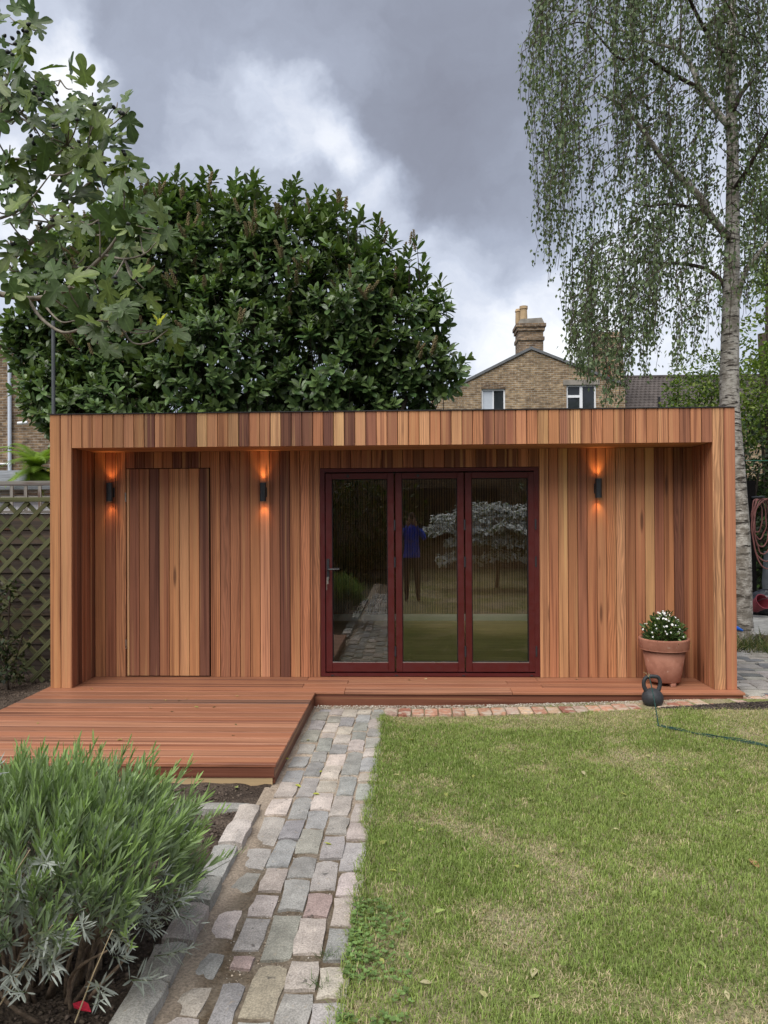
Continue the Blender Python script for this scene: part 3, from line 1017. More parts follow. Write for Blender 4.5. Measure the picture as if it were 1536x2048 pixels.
M['oakfloor'] = mat_floor()
M['slat'] = wood('walnut_slat', 'z', 0.6, 0.55, 0.3, use_obj=False, base=(0.38, 0.235, 0.14), knots=False)
M['plaster'] = flat('interior_paint', (0.78, 0.77, 0.73), 0.8, 0.2, vary=0.04)
M['skirting'] = flat('white_gloss_skirting', (0.85, 0.84, 0.79), 0.4, 0.4, vary=0.03)
BW = 4.30
RX0, RX1 = -1.62, 2.68
MB().box(RX0, RX1, WY + 0.02, BW + 0.1, 0.10, ZD + 0.018).build('interior_floor', M['oakfloor'], room)
inn = MB()
inn.box(RX0 - 0.03, RX0, WY + 0.145, BW + 0.1, ZD + 0.019, 2.40); inn.box(RX1, RX1 + 0.03, WY + 0.145, BW + 0.1, ZD + 0.019, 2.40)
LX0, LX1, LY0, LY1 = -0.1, 1.4, 2.45, 3.45          # opening for an added skylight that brightens the interior
inn.box(RX0, LX0, WY + 0.145, BW + 0.1, 2.40, 2.43); inn.box(LX1, RX1, WY + 0.145, BW + 0.1, 2.40, 2.43)
inn.box(LX0, LX1, WY + 0.145, LY0, 2.40, 2.43); inn.box(LX0, LX1, LY1, BW + 0.1, 2.40, 2.43)
inn.box(LX0 - 0.03, LX0, LY0, LY1, 2.43, ZT + 0.05); inn.box(LX1, LX1 + 0.03, LY0, LY1, 2.43, ZT + 0.05); inn.box(LX0, LX1, LY0 - 0.03, LY0, 2.43, ZT + 0.05); inn.box(LX0, LX1, LY1, LY1 + 0.03, 2.43, ZT + 0.05)
inn.build('interior_wall', M['plaster'], room)
MB().box(RX0, RX1, BW + 0.012, BW + 0.04, ZD + 0.019, 2.40).build('slat_backing', M['backing'], room)
MB().box(RX0, RX1, BW - 0.012, BW + 0.010, ZD + 0.019, ZD + 0.115).build('skirting', M['skirting'], room)
sm = MB().box(-0.0135, 0.0135, -0.011, 0.011, 0, 2.40 - ZD - 0.118).mesh('slat'); sm.materials.append(M['slat'])
x = RX0 + 0.05
while x < RX1 - 0.03:
    o = bpy.data.objects.new('slat', sm); COL.objects.link(o); o.parent = room; o.location = (x, BW, ZD + 0.117)
    x += 0.0365

# bifold doors: outer frame, three leaves
def mat_glass():
    m = bpy.data.materials.new('double_glazing'); m.use_nodes = True
    nn, ll = m.node_tree.nodes, m.node_tree.links
    nn.clear()
    t = NT(nn, ll)
    out = nn.new('ShaderNodeOutputMaterial')
    tr_ = nn.new('ShaderNodeBsdfTransparent'); tr_.inputs['Color'].default_value = (0.93, 0.95, 0.93, 1)
    gl = nn.new('ShaderNodeBsdfGlossy'); gl.inputs['Roughness'].default_value = 0.0
    n = t.noise(t.coord(), 2.2, 2)
    ll.new(t.bump(n, 0.02, 0.02), gl.inputs['Normal'])
    fre = nn.new('ShaderNodeFresnel'); fre.inputs['IOR'].default_value = 1.5
    f = t.math('ADD', t.math('MULTIPLY', fre.outputs[0], 1.7), 0.03, True)
    mx = nn.new('ShaderNodeMixShader')
    ll.new(f, mx.inputs[0]); ll.new(tr_.outputs[0], mx.inputs[1]); ll.new(gl.outputs[0], mx.inputs[2])
    ll.new(mx.outputs[0], out.inputs['Surface'])
    return m


M['glass'] = mat_glass()
MB().box(LX0 - 0.04, LX1 + 0.04, LY0 - 0.04, LY1 + 0.04, ZT + 0.052, ZT + 0.06).build('added_rooflight', M['glass'], rf)  # invented skylight, added to let daylight onto floor, skirting and slats
FY = WY - 0.012
ff = MB()
zb = ZD + 0.006
ff.box(BL, BL + 0.045, FY, FY + 0.07, zb, BT); ff.box(BR - 0.045, BR, FY, FY + 0.07, zb, BT)
ff.box(BL + 0.045, BR - 0.045, FY, FY + 0.07, BT - 0.035, BT); ff.box(BL + 0.045, BR - 0.045, FY, FY + 0.07, zb, zb + 0.032)
ff.build('bifold_frame', M['redframe'], room)
gk = MB().box(BL + 0.045, BR - 0.045, FY + 0.03, FY + 0.06, BT - 0.046, BT - 0.0355).box(BL + 0.045, BR - 0.045, FY + 0.03, FY + 0.06, zb + 0.0325, zb + 0.042)
gk.box(BL + 0.0455, BL + 0.050, FY + 0.03, FY + 0.06, zb + 0.042, BT - 0.046).box(BR - 0.052, BR - 0.0455, FY + 0.03, FY + 0.06, zb + 0.042, BT - 0.046)
gk.build('gasket', M['rubber'], room)


def bx_Y(px):
    return at(px, 1150, Y=FY).x


LEAVES = [(651.5, 788.5), (791.5, 928.5), (931, 1070.5)]
for li, (pa, pb) in enumerate(LEAVES):
    x0, x1 = bx_Y(pa), bx_Y(pb)
    z0, z1 = zb + 0.043, BT - 0.047
    s_, tp, bt_ = 0.062, 0.055, 0.090
    leaf = empty('bifold_leaf', (0, 0, 0)); leaf.parent = room
    fm = MB()
    y0, y1 = FY + 0.006, FY + 0.066
    fm.chamfer(x0, x0 + s_, y0, y1, z0, z1, 0.003); fm.chamfer(x1 - s_, x1, y0, y1, z0, z1, 0.003)
    fm.chamfer(x0 + s_ + 0.0005, x1 - s_ - 0.0005, y0 + 0.0005, y1, z1 - tp, z1, 0.003); fm.chamfer(x0 + s_ + 0.0005, x1 - s_ - 0.0005, y0 + 0.0005, y1, z0, z0 + bt_, 0.003)
    # inner bead
    b0, b1, c0, c1 = x0 + s_, x1 - s_, z0 + bt_, z1 - tp
    fm.build('leaf_frame', M['redframe'], leaf)
    bd = MB()
    bd.box(b0, b0 + 0.008, y0 + 0.012, y1 - 0.01, c0, c1).box(b1 - 0.008, b1, y0 + 0.012, y1 - 0.01, c0, c1)
    bd.box(b0 + 0.008, b1 - 0.008, y0 + 0.012, y1 - 0.01, c1 - 0.008, c1).box(b0 + 0.008, b1 - 0.008, y0 + 0.012, y1 - 0.01, c0, c0 + 0.008)
    bd.build('glazing_bead', M['rubber'], leaf)
    MB().box(b0 + 0.006, b1 - 0.006, y0 + 0.027, y0 + 0.031, c0 + 0.006, c1 - 0.006).build('glass_pane', M['glass'], leaf)
    MB().box(b0 + 0.001, b1 - 0.001, y0 + 0.004, y0 + 0.012, c0 + 0.0005, c0 + 0.006).build('drip_bead', M['steel'], leaf)
    for hz in (z0 + 0.2, (z0 + z1) / 2 + 0.10, z0 + 1.42):
        hx = x1 + 0.007
        MB().tube([(hx, y0 - 0.004, hz - 0.05), (hx, y0 - 0.004, hz + 0.05)], 0.009, 8).build('hinge', M['lamp_black'], leaf)
    if li < 2:
        MB().tube([(x0 + 0.22, y0 + 0.001, z1 - 0.028), (x0 + 0.22, y0 - 0.014, z1 - 0.028)], 0.014, 12).build('magnetic_stop', M['lamp_black'], leaf)
    if li == 0:
        hx = x0 + 0.022
        hd = MB().chamfer(hx - 0.014, hx + 0.014, y0 - 0.012, y0 + 0.001, 1.09, 1.285, 0.004)
        hd.tube([(hx, y0 - 0.01, 1.185), (hx, y0 - 0.045, 1.185), (hx + 0.014, y0 - 0.055, 1.185), (hx + 0.115, y0 - 0.055, 1.187)], [0.009, 0.009, 0.010, 0.008], 10)
        hd.build('door_handle', M['lamp_black'], leaf)
        MB().tube([(hx, y0 + 0.001, 1.10), (hx, y0 - 0.020, 1.10)], 0.012, 10).box(hx - 0.009, hx + 0.009, y0 - 0.048, y0 - 0.044, 1.045, 1.105).box(hx - 0.012, hx - 0.006, y0 - 0.04, y0 - 0.037, 0.985, 1.05).build('key', M['steel'], leaf)
for px in (664, 792, 926, 1062):
    x_ = bx_Y(px)
    MB().box(x_ - 0.012, x_ + 0.012, FY - 0.004, FY + 0.0, zb + 0.006, zb + 0.016).build('drain_cap', M['lamp_black'], room)

# ------------------------------------------------------------------ deck
deck = empty('deck', (-1.5, -0.8, 0), 'reddish hardwood deck with a step running along the cedar room', 'deck')
DX0, DXC, DYF, DYS = -3.342, -0.856, -2.085, -0.137
DT_ = {'m': (0.265, 0.115, 0.064), 'l': (0.345, 0.160, 0.092), 'd': (0.16, 0.085, 0.058), 'r': (0.298, 0.122, 0.066)}
rd = random.Random(33)


def deck_board(x0, x1, y0, y1, tone):
    me = MB().chamfer(x0, x1, y0, y1, ZD - 0.022, ZD, 0.0025).mesh('deck_board')
    cx = (x0 + x1) / 2; cy = (y0 + y1) / 2
    me.transform(Matrix.Translation((-cx, -cy, 0)))
    o = link('deck_board', me, M['deck'], deck, (cx + 1.5, cy + 0.8, rd.uniform(-0.0006, 0.0006)))
    c = DT_[tone]; k = rd.uniform(0.92, 1.08)
    o.color = (c[0] * k, c[1] * k, c[2] * k, 0.08)


# step boards under and in front of the wall, full width
sy = [DYS, 0.0435, 0.1985, 0.3535, WY + 0.02]
tones = ['rlr', 'mrm', 'mmr', 'mrm']
for k in range(len(sy) - 1):
    for (xa, xb), tn in zip(((DX0, -0.60 - 0.4 * (k % 2)), (-0.597 - 0.4 * (k % 2), 0.88 + 0.3 * (k % 2)), (0.883 + 0.3 * (k % 2), 2.895)), tones[k]):
        deck_board(xa, xb, sy[k] + 0.002, sy[k + 1] - 0.002, tn)
# front platform
nb = 14
bwid = (DYS - DYF) / nb
tn = 'rlrlrmlrmrmdrm'
for i in range(nb):
    y0 = DYF + i * bwid
    deck_board(DX0, DXC, y0 + 0.0045, y0 + bwid - 0.0045, tn[i])
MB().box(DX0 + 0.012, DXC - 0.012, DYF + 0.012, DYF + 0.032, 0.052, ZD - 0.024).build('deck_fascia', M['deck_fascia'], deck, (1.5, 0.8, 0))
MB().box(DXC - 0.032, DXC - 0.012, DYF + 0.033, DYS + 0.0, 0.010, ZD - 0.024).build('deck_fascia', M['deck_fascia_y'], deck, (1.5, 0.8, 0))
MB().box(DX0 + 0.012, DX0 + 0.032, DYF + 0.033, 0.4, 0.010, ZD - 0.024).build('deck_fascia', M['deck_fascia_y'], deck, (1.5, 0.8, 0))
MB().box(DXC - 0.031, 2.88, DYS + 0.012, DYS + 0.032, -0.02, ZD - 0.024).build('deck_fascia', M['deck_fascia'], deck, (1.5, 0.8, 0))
MB().box(DX0 + 0.02, DXC - 0.025, DYF + 0.016, DYF + 0.06, -0.03, 0.050).build('bearer', M['pine'], deck, (1.5, 0.8, 0))
for k in range(6):
    xj = -3.1 + k * 0.42
    MB().box(xj, xj + 0.05, DYF + 0.07, DYS, 0.0, ZD - 0.03).build('joist', M['pine'], deck, (1.5, 0.8, 0))

# ------------------------------------------------------------------ wall lamps
M['lamp_glow'] = None
mg = bpy.data.materials.new('warm_lamp_lens'); mg.use_nodes = True
pb_ = mg.node_tree.nodes['Principled BSDF']
pb_.inputs['Base Color'].default_value = (0.9, 0.5, 0.2, 1)
pb_.inputs['Emission Color'].default_value = (1.0, 0.38, 0.10, 1); pb_.inputs['Emission Strength'].default_value = 6.0
M['lamp_glow'] = mg
for (lx, z0, z1, lab) in ((-2.925, 1.853, 2.033, 'black up and down wall lamp left of the hidden cedar door'),
                          (-1.425, 1.845, 2.025, 'black up and down wall lamp between hidden door and red bifold doors'),
                          (1.780, 1.858, 2.040, 'black up and down wall lamp on the cladding right of the bifold doors')):
    ly = WY - 0.085
    lamp = empty('wall_lamp', (lx, WY - 0.02, (z0 + z1) / 2), lab, 'wall lamp', 'lit cylinder lamps on the cedar wall')
    hh = (z1 - z0) / 2
    mb = MB().lathe([(0.026, -hh + 0.012), (0.026, -hh), (0.031, -hh), (0.031, -0.003), (0.0295, -0.002), (0.0295, 0.002), (0.031, 0.003), (0.031, hh), (0.026, hh), (0.026, hh - 0.012)], 24, (0, -0.065, 0))
    mb.build('lamp_body', M['lamp_black'], lamp, smooth=False)
    MB().box(-0.013, 0.013, -0.036, -0.012, -0.035, 0.035).chamfer(-0.028, 0.028, -0.012, 0.001, -0.048, 0.048, 0.003).build('bracket', M['lamp_black'], lamp)
    for s_ in (-1, 1):
        MB().lathe([(0.0, s_ * (hh - 0.013)), (0.0258, s_ * (hh - 0.013))], 20, (0, -0.065, 0)).build('lens', M['lamp_glow'], lamp)
        sp = bpy.data.lights.new('lamp_spot', 'SPOT')
        sp.energy = 0.9 if s_ > 0 else 0.65
        sp.color = (1.0, 0.47, 0.16); sp.spot_size = R(74); sp.spot_blend = 1.0; sp.shadow_soft_size = 0.015
        so = bpy.data.objects.new('lamp_spot', sp); COL.objects.link(so); so.parent = lamp
        so.location = (0, -0.055, s_ * (hh - 0.002))
        so.rotation_euler = (R(180) - R(14) if s_ > 0 else R(14), 0, 0)


# ------------------------------------------------------------------ terracotta pot, plant, kettlebell, cord
def mat_terracotta():
    m, nn, ll, b = material('weathered_terracotta', 0.85, 0.2)
    t = NT(nn, ll); v = t.coord()
    n1 = t.noise(v, 7, 6, 0.6); n2 = t.noise(v, 26, 6, 0.7)
    c = t.mix(t.range(n1, 0.35, 0.65), (0.25, 0.105, 0.070), (0.34, 0.155, 0.105))
    c = t.mix(t.range(n2, 0.58, 0.72, 0, 0.55), c, (0.46, 0.32, 0.25))
    ll.new(c, b.inputs['Base Color'])
    ll.new(t.bump(n2, 0.25, 0.004), b.inputs['Normal'])
    return m


M['terracotta'] = mat_terracotta()
PX, PY = 2.318, 0.225
pot = empty('plant_pot', (PX, PY, ZD), 'weathered terracotta plant pot standing at the right end of the deck', 'plant pot')
zf = 0.03
MB().lathe([(0.0, zf), (0.135, zf), (0.142, zf + 0.008), (0.190, zf + 0.290), (0.190, zf + 0.290), (0.213, zf + 0.292), (0.213, zf + 0.292), (0.216, zf + 0.300), (0.225, zf + 0.380), (0.224, zf + 0.390), (0.219, zf + 0.394), (0.219, zf + 0.394), (0.206, zf + 0.394), (0.206, zf + 0.394), (0.198, zf + 0.36), (0.196, zf + 0.33)], 48).build('pot_body', M['terracotta'], pot, smooth=True)
MB().lathe([(0.0, zf + 0.345), (0.1, zf + 0.35), (0.199, zf + 0.338)], 32).build('compost', M['soil'], pot)
for a in (-100, 20, 140):
    MB().chamfer(-0.022, 0.022, -0.025, 0.03, 0, zf, 0.004, Matrix.Rotation(R(a), 4, 'Z') @ Matrix.Translation((0, -0.115, 0)) if a != -100 else Matrix.Translation((0.035, -0.118, 0))).build('pot_foot', M['terracotta'], pot)

M['leaf_small'] = leafmat('small_shrub_leaf', 0.5, 0.25, 0.3)
M['petal'] = attrmat('white_petal', 0.7, 0.2)
LEAF_TV = np.array([(0, 0, 0), (0.17, 0.30, 0.03), (-0.17, 0.30, 0.03), (0.15, 0.68, 0.02), (-0.15, 0.68, 0.02), (0, 1.0, -0.06), (0, 0.45, -0.02)], float)
LEAF_TF = np.array([(0, 1, 6), (0, 6, 2), (1, 3, 6), (2, 6, 4), (3, 5, 6), (4, 6, 5)])
plant = empty('flowering_plant', (PX, PY, ZD + 0.36), 'small bushy plant with tiny white flowers in the terracotta pot', 'plant')
n = 1300
u = RNG.normal(size=(n, 3)); u[:, 2] = np.abs(u[:, 2]) * 0.9 + 0.05
u /= np.linalg.norm(u, axis=1, keepdims=True)
r_ = 0.35 + 0.65 * RNG.random((n, 1)) ** 0.5
P = u * r_ * np.array([0.185, 0.17, 0.285]) * (0.8 + 0.45 * fbm2(u[:, 0] * 4 + 9, u[:, 2] * 4, 91, 2))[:, None]
cc = np.where(RNG.random((n, 1)) < 0.35, np.array([[0.10, 0.15, 0.04]]), np.array([[0.045, 0.08, 0.025]])) * (0.6 + 0.8 * RNG.random((n, 1)))
V, F, C = scatter(LEAF_TV, LEAF_TF, basis(u + RNG.normal(size=(n, 3)) * 0.5 + np.array([0, 0, 0.3]), RNG.normal(size=(n, 3)) + np.array([0, -0.2, 0.9])), P, 0.030 + 0.03 * RNG.random(n), cc)
tag(link('foliage', np_mesh('foliage', V, F, C), M['leaf_small'], plant), kind='stuff')
mb = MB()
for k in range(16):
    a = RNG.uniform(0, 6.28); q = RNG.uniform(0.05, 0.15)
    mb.tube([(0.02 * math.cos(a), 0.02 * math.sin(a), -0.03), (q * math.cos(a) * .6, q * math.sin(a) * .6, 0.09), (q * math.cos(a), q * math.sin(a), 0.2)], [0.004, 0.003, 0.0015], 5)
mb.build('stem', M['soil'], plant)
FL = MB()
for k in range(5):
    a = k * 2 * math.pi / 5
    FL.add([(0, 0, 0), (0.5 * math.cos(a - 0.5), 0.5 * math.sin(a - 0.5), 0.12), (0.62 * math.cos(a), 0.62 * math.sin(a), 0.05), (0.5 * math.cos(a + 0.5), 0.5 * math.sin(a + 0.5), 0.12)], [(0, 1, 2, 3)])
FLm = FL.mesh('flower'); FLm.materials.append(flat('white_flower', (0.78, 0.78, 0.76), 0.7, 0.2, vary=0.05))
for k in range(64):
    a = RNG.uniform(0, 6.28); e = RNG.uniform(0.3, 1.5)
    d = Vector((math.cos(a) * math.cos(e), math.sin(a) * math.cos(e), math.sin(e)))
    if d.y > 0.5: d.y *= -1
    o = bpy.data.objects.new('flower', FLm); COL.objects.link(o); o.parent = plant
    g = RNG.uniform(0.92, 1.12)
    o.location = (d.x * 0.185 * g, d.y * 0.175 * g, d.z * 0.28 * g)
    s_ = RNG.uniform(0.011, 0.024); o.scale = (s_, s_, s_)
    o.rotation_euler = (d + Vector((0, -0.5, 0.2))).to_track_quat('Z', 'Y').to_euler()

# kettlebell
kz = 0.055
kb = empty('kettlebell', (2.045, -0.30, kz), 'black iron kettlebell standing on the brick edging by the step', 'kettlebell')
M['iron'] = flat('worn_black_iron', (0.028, 0.03, 0.034), 0.6, 0.4, vary=0.3, scale=14, bump=0.25)
prof = []
for i in range(15):
    a = -math.pi / 2 + 0.62 + (math.pi - 0.62) * i / 14
    prof.append((0.090 * math.cos(a), 0.078 + 0.086 * math.sin(a)))
prof = [(0.0, prof[0][1] - 0.002), (prof[0][0] - 0.008, prof[0][1] - 0.002)] + prof
MB().lathe(prof, 32).build('ball', M['iron'], kb, smooth=True)
hp = [(-0.050, 0, 0.135), (-0.070, 0, 0.175), (-0.073, 0, 0.215), (-0.058, 0, 0.248), (-0.025, 0, 0.262), (0.012, 0, 0.263), (0.045, 0, 0.256), (0.062, 0, 0.225), (0.060, 0, 0.18), (0.045, 0, 0.135)]
MB().tube(hp, [0.019, 0.017, 0.0165, 0.0165, 0.0165, 0.0165, 0.0165, 0.0165, 0.017, 0.019], 14, True, 4).build('handle', M['iron'], kb, smooth=True)

M['cord'] = flat('dark_green_cord', (0.018, 0.055, 0.05), 0.7, 0.2, vary=0.2, scale=40)
M['straw'] = flat('frayed_twine', (0.45, 0.36, 0.22), 0.9, 0.1)
gp = at(1318, 1458, Z=0.055)
tl = at(1536, 1503, Z=0.03)
cord = empty('cord', (gp.x, gp.y, gp.z), 'thin dark green cord tied to the kettlebell handle and trailing over the lawn', 'cord')
top = Vector((2.005, -0.322, kz + 0.262)) - gp
MB().tube([top, top + Vector((0.004, -0.022, -0.01)), top * 0.5 + Vector((0.004, -0.02, -0.005)), Vector((0, 0, 0.004))], 0.0042, 6, True, 5).build('taut_line', M['cord'], cord)
for k in range(3):
    pts = []
    for i in range(9):
        t_ = i / 8
        p = (tl - gp) * t_ * 1.25
        p += Vector((0.02 * math.sin(i * 1.7 + k * 2), 0.05 * t_ * (k - 1) * math.sin(3 * t_) + 0.012 * math.sin(i * 2.3 + k), 0))
        wx, wy = p.x + gp.x, p.y + gp.y
        p.z = ground_z(wx, wy) + 0.022 + 0.006 * math.sin(i * 1.3 + k) - gp.z
        pts.append(p)
    MB().tube(pts, 0.0045 if k == 1 else 0.0032, 5, True, 4).build('trailing_line', M['cord'], cord)
MB().tube([top, top + Vector((-0.02, -0.012, 0.03)), top + Vector((-0.045, -0.01, 0.045))], [0.003, 0.002, 0.001], 5).tube([top, top + Vector((-0.004, -0.012, 0.04))], [0.003, 0.001], 5).tube([top, top + Vector((0.01, -0.012, 0.035))], [0.003, 0.001], 5).build('knot', M['straw'], cord)

# ------------------------------------------------------------------ left fences
trel = empty('trellis_panel', (-3.85, 0.72, 0), 'green stained diagonal lattice trellis panel left of the garden room', 'trellis')
TX0, TX1, TZ0, TZ1 = -4.95, -3.20, 0.04, 1.865


def slat_obj(parent, p0, p1, w, t_, mat, colr, name='slat'):
    """straight batten between two points, grain along its own z"""
    d = (p1 - p0); L = d.length
    me = MB().chamfer(-w / 2, w / 2, -t_ / 2, t_ / 2, 0, L, min(0.002, t_ * 0.2)).mesh(name)
    o = link(name, me, mat, parent)
    o.rotation_mode = 'QUATERNION'
    z = d.normalized(); y = Vector((0, 1, 0)); y = (y - z * y.dot(z)).normalized(); x_ = y.cross(z)
    o.rotation_quaternion = Matrix((x_, y, z)).transposed().to_quaternion()
    o.location = p0
    k = random.uniform(0.8, 1.2)
    o.color = (colr[0] * k, colr[1] * k, colr[2] * k, 0.05)
    return o


off = Vector((-3.85, 0.72, 0))
GS = (0.088, 0.094, 0.045)
for fam, yy in ((1, -0.010), (-1, 0.004)):
    c = -4.0
    while c < 4.0:
        # line z = fam*(x - cx); clip to the panel
        pts = []
        cx = -4.0 + c
        for xq in (TX0, TX1):
            zq = fam * (xq - cx)
            if TZ0 <= zq <= TZ1: pts.append((xq, zq))
        for zq in (TZ0, TZ1):
            xq = cx + fam * zq
            if TX0 < xq < TX1: pts.append((xq, zq))
        if len(pts) >= 2:
            pts.sort()
            a, b_ = pts[0], pts[-1]
            if math.hypot(a[0] - b_[0], a[1] - b_[1]) > 0.08:
                slat_obj(trel, Vector((a[0], 0.72 + yy, a[1])) - off, Vector((b_[0], 0.72 + yy, b_[1])) - off, 0.044, 0.012, M['green_slat'], GS)
        c += 0.205
slat_obj(trel, Vector((TX0 - 0.02, 0.715, 1.885)) - off, Vector((TX1, 0.715, 1.885)) - off, 0.045, 0.05, M['green_slat'], (0.10, 0.105, 0.05), 'top_rail')
slat_obj(trel, Vector((TX0, 0.72, 0.0)) - off, Vector((TX0, 0.72, 1.9)) - off, 0.045, 0.045, M['green_slat'], GS, 'post')

fen = empty('board_fence', (-4.6, 1.25, 0), 'weathered grey brown overlap board fence with square lattice top behind the trellis', 'fence')
fo = Vector((-4.6, 1.25, 0))
for k in range(11):
    z0 = 0.02 + k * 0.155
    me = MB().prism([(-0.004 - 0.02, 0.0), (0.012 - 0.02, 0.175), (0.020 - 0.02, 0.175), (0.012 - 0.02, 0.0)], -1.9, 1.9, 'x').mesh('fence_board')
    o = link('fence_board', me, M['grey_wood'], fen, (0.2, 0.0, z0)); q = random.uniform(0.8, 1.2)
    o.color = (0.06 * q, 0.048 * q, 0.04 * q, 0.05)
for k in range(3):
    slat_obj(fen, Vector((-2.0 + k * 1.85, 0.05, 0)), Vector((-2.0 + k * 1.85, 0.05, 2.12)), 0.09, 0.09, M['green_slat'], (0.20, 0.18, 0.155), 'post')
slat_obj(fen, Vector((-1.8, 0, 1.765)), Vector((2.0, 0, 1.765)), 0.03, 0.05, M['green_slat'], (0.23, 0.215, 0.19), 'rail')
slat_obj(fen, Vector((-1.8, 0.0, 2.075)), Vector((2.0, 0.0, 2.075)), 0.05, 0.06, M['green_slat'], (0.25, 0.235, 0.21), 'rail')
slat_obj(fen, Vector((-1.8, 0.0, 1.92)), Vector((2.0, 0.0, 1.92)), 0.028, 0.02, M['green_slat'], (0.23, 0.215, 0.19), 'rail')
for k in range(24):
    x_ = -1.75 + k * 0.155
    slat_obj(fen, Vector((x_, -0.018, 1.78)), Vector((x_, -0.018, 2.05)), 0.034, 0.016, M['green_slat'], (0.24, 0.225, 0.20), 'slat')

# grey shed roof beyond the fence
shed = empty('shed', (-6.6, 4.2, 0), 'low grey felt roofed shed beyond the left fence', 'shed')
MB().box(-1.6, 2.4, -0.9, 1.6, 0, 2.09).build('shed_wall', M['grey_wood'], shed)
MB().prism([(-1.2, 2.12), (0.4, 2.44), (2.0, 2.12), (2.0, 2.08), (0.4, 2.39), (-1.2, 2.08)], -1.8, 2.7, 'x').build('shed_roof', flat('grey_felt', (0.17, 0.18, 0.19), 0.85, 0.2, vary=0.3, scale=5), shed)

# pole behind the roof
pole = tag(MB().tube([(0, 0, 0), (0, 0, 4.85)], 0.030, 10).build('metal_pole', flat('grey_pole', (0.075, 0.08, 0.085), 0.6, 0.4), None, (at(107, 800, Y=5.0).x, 5.0, 0)), 'thin dark grey metal pole rising behind the left roof corner', 'pole')

# ------------------------------------------------------------------ houses beyond
def mat_brickwall(name, c1, c2, mortar, course=0.075):
    m, nn, ll, b = material(name, 0.9, 0.2)
    t = NT(nn, ll); v = t.coord()
    sep = nn.new('ShaderNodeSeparateXYZ'); ll.new(v, sep.inputs[0])
    cmb = nn.new('ShaderNodeCombineXYZ')
    ll.new(t.math('ADD', sep.outputs['X'], sep.outputs['Y']), cmb.inputs[0]); ll.new(sep.outputs['Z'], cmb.inputs[1])
    bt = nn.new('ShaderNodeTexBrick')
    ll.new(cmb.outputs[0], bt.inputs['Vector'])
    bt.inputs['Scale'].default_value = 1.0; bt.inputs['Brick Width'].default_value = 0.225; bt.inputs['Row Height'].default_value = course
    bt.inputs['Mortar Size'].default_value = 0.007; bt.inputs['Mortar Smooth'].default_value = 0.3
    bt.inputs['Color1'].default_value = (*c1, 1); bt.inputs['Color2'].default_value = (*c2, 1); bt.inputs['Mortar'].default_value = (*mortar, 1)
    n1 = t.noise(v, 0.9, 5, 0.6); n2 = t.noise(t.mapping(cmb.outputs[0], (5, 14, 1)), 1, 3)
    c = t.scale(bt.outputs['Color'], t.range(n2, 0.3, 0.7, 0.6, 1.35))
    c = t.scale(c, t.range(n1, 0.3, 0.7, 0.8, 1.2))
    ll.new(c, b.inputs['Base Color'])
    ll.new(t.bump(t.math('SUBTRACT', n2, bt.outputs['Fac']), 0.5, 0.01), b.inputs['Normal'])
    return m


M['stock'] = mat_brickwall('yellow_stock_brick', (0.30, 0.215, 0.125), (0.185, 0.125, 0.072), (0.36, 0.33, 0.28))
M['stock2'] = mat_brickwall('dark_stock_brick', (0.255, 0.175, 0.105), (0.13, 0.088, 0.058), (0.30, 0.27, 0.23))
M['white'] = flat('white_window_paint', (0.74, 0.76, 0.78), 0.5, 0.4, vary=0.04)
M['slate'] = flat('brown_concrete_tile', (0.085, 0.072, 0.066), 0.8, 0.25, vary=0.25, scale=3)
M['lead'] = flat('grey_verge', (0.13, 0.135, 0.14), 0.7, 0.3)
M['stonecap'] = flat('weathered_stone_cap', (0.25, 0.23, 0.20), 0.9, 0.2, vary=0.3, scale=3)
M['chimneypot'] = flat('buff_chimney_pot', (0.40, 0.29, 0.17), 0.85, 0.2, vary=0.2, scale=4)
M['redpot'] = flat('red_clay', (0.33, 0.09, 0.06), 0.85, 0.2)
mw = bpy.data.materials.new('dark_window_glass'); mw.use_nodes = True
q = mw.node_tree.nodes['Principled BSDF']; q.inputs['Base Color'].default_value = (0.02, 0.024, 0.026, 1); q.inputs['Roughness'].default_value = 0.04
_t = NT(mw.node_tree.nodes, mw.node_tree.links)
mw.node_tree.links.new(_t.bump(_t.noise(_t.coord(), 1.3, 2), 0.04, 0.05), q.inputs['Normal'])
M['wglass'] = mw
M['blind'] = flat('pale_blind', (0.45, 0.49, 0.54), 0.8, 0.2, vary=0.05)

HY = 20.0
hs = empty('brick_house', (4.3, HY, 0), 'yellow brown brick house gable with two white windows beyond the roof', 'house')
ho = Vector((4.3, HY, 0))


def hp_(x, y, dy=0.0):
    p = at(x, y, Y=HY + dy) - ho
    return p


ap, el_, er_ = hp_(1062, 699), hp_(862, 800), hp_(1250, 772)
base_l, base_r = el_.x, er_.x
# windows cut the wall: build it as strips round the openings
W1 = [hp_(963, 778), hp_(1011, 862)]; W2 = [hp_(1133, 770), hp_(1193, 862)]
w1 = (W1[0].x, W1[1].x, W1[1].z, W1[0].z); w2 = (W2[0].x, W2[1].x, W2[1].z, W2[0].z)
zt = max(w1[3], w2[3]); zt1, zt2 = w1[3], w2[3]


def roof_z(x):
    if x <= ap.x: return el_.z + (ap.z - el_.z) * (x - el_.x) / (ap.x - el_.x)
    return er_.z + (ap.z - er_.z) * (er_.x - x) / (er_.x - ap.x)


wl_ = MB()
def strip(xa, xb, za, zb_=None):
    poly = [(xa, za), (xb, za)]
    if zb_ is not None:
        poly += [(xb, zb_), (xa, zb_)]
    else:
        poly += [(xb, roof_z(xb))]
        if xa < ap.x < xb: poly += [(ap.x, ap.z)]
        poly += [(xa, roof_z(xa))]
    wl_.prism(poly, 0.0, 0.3, 'y')


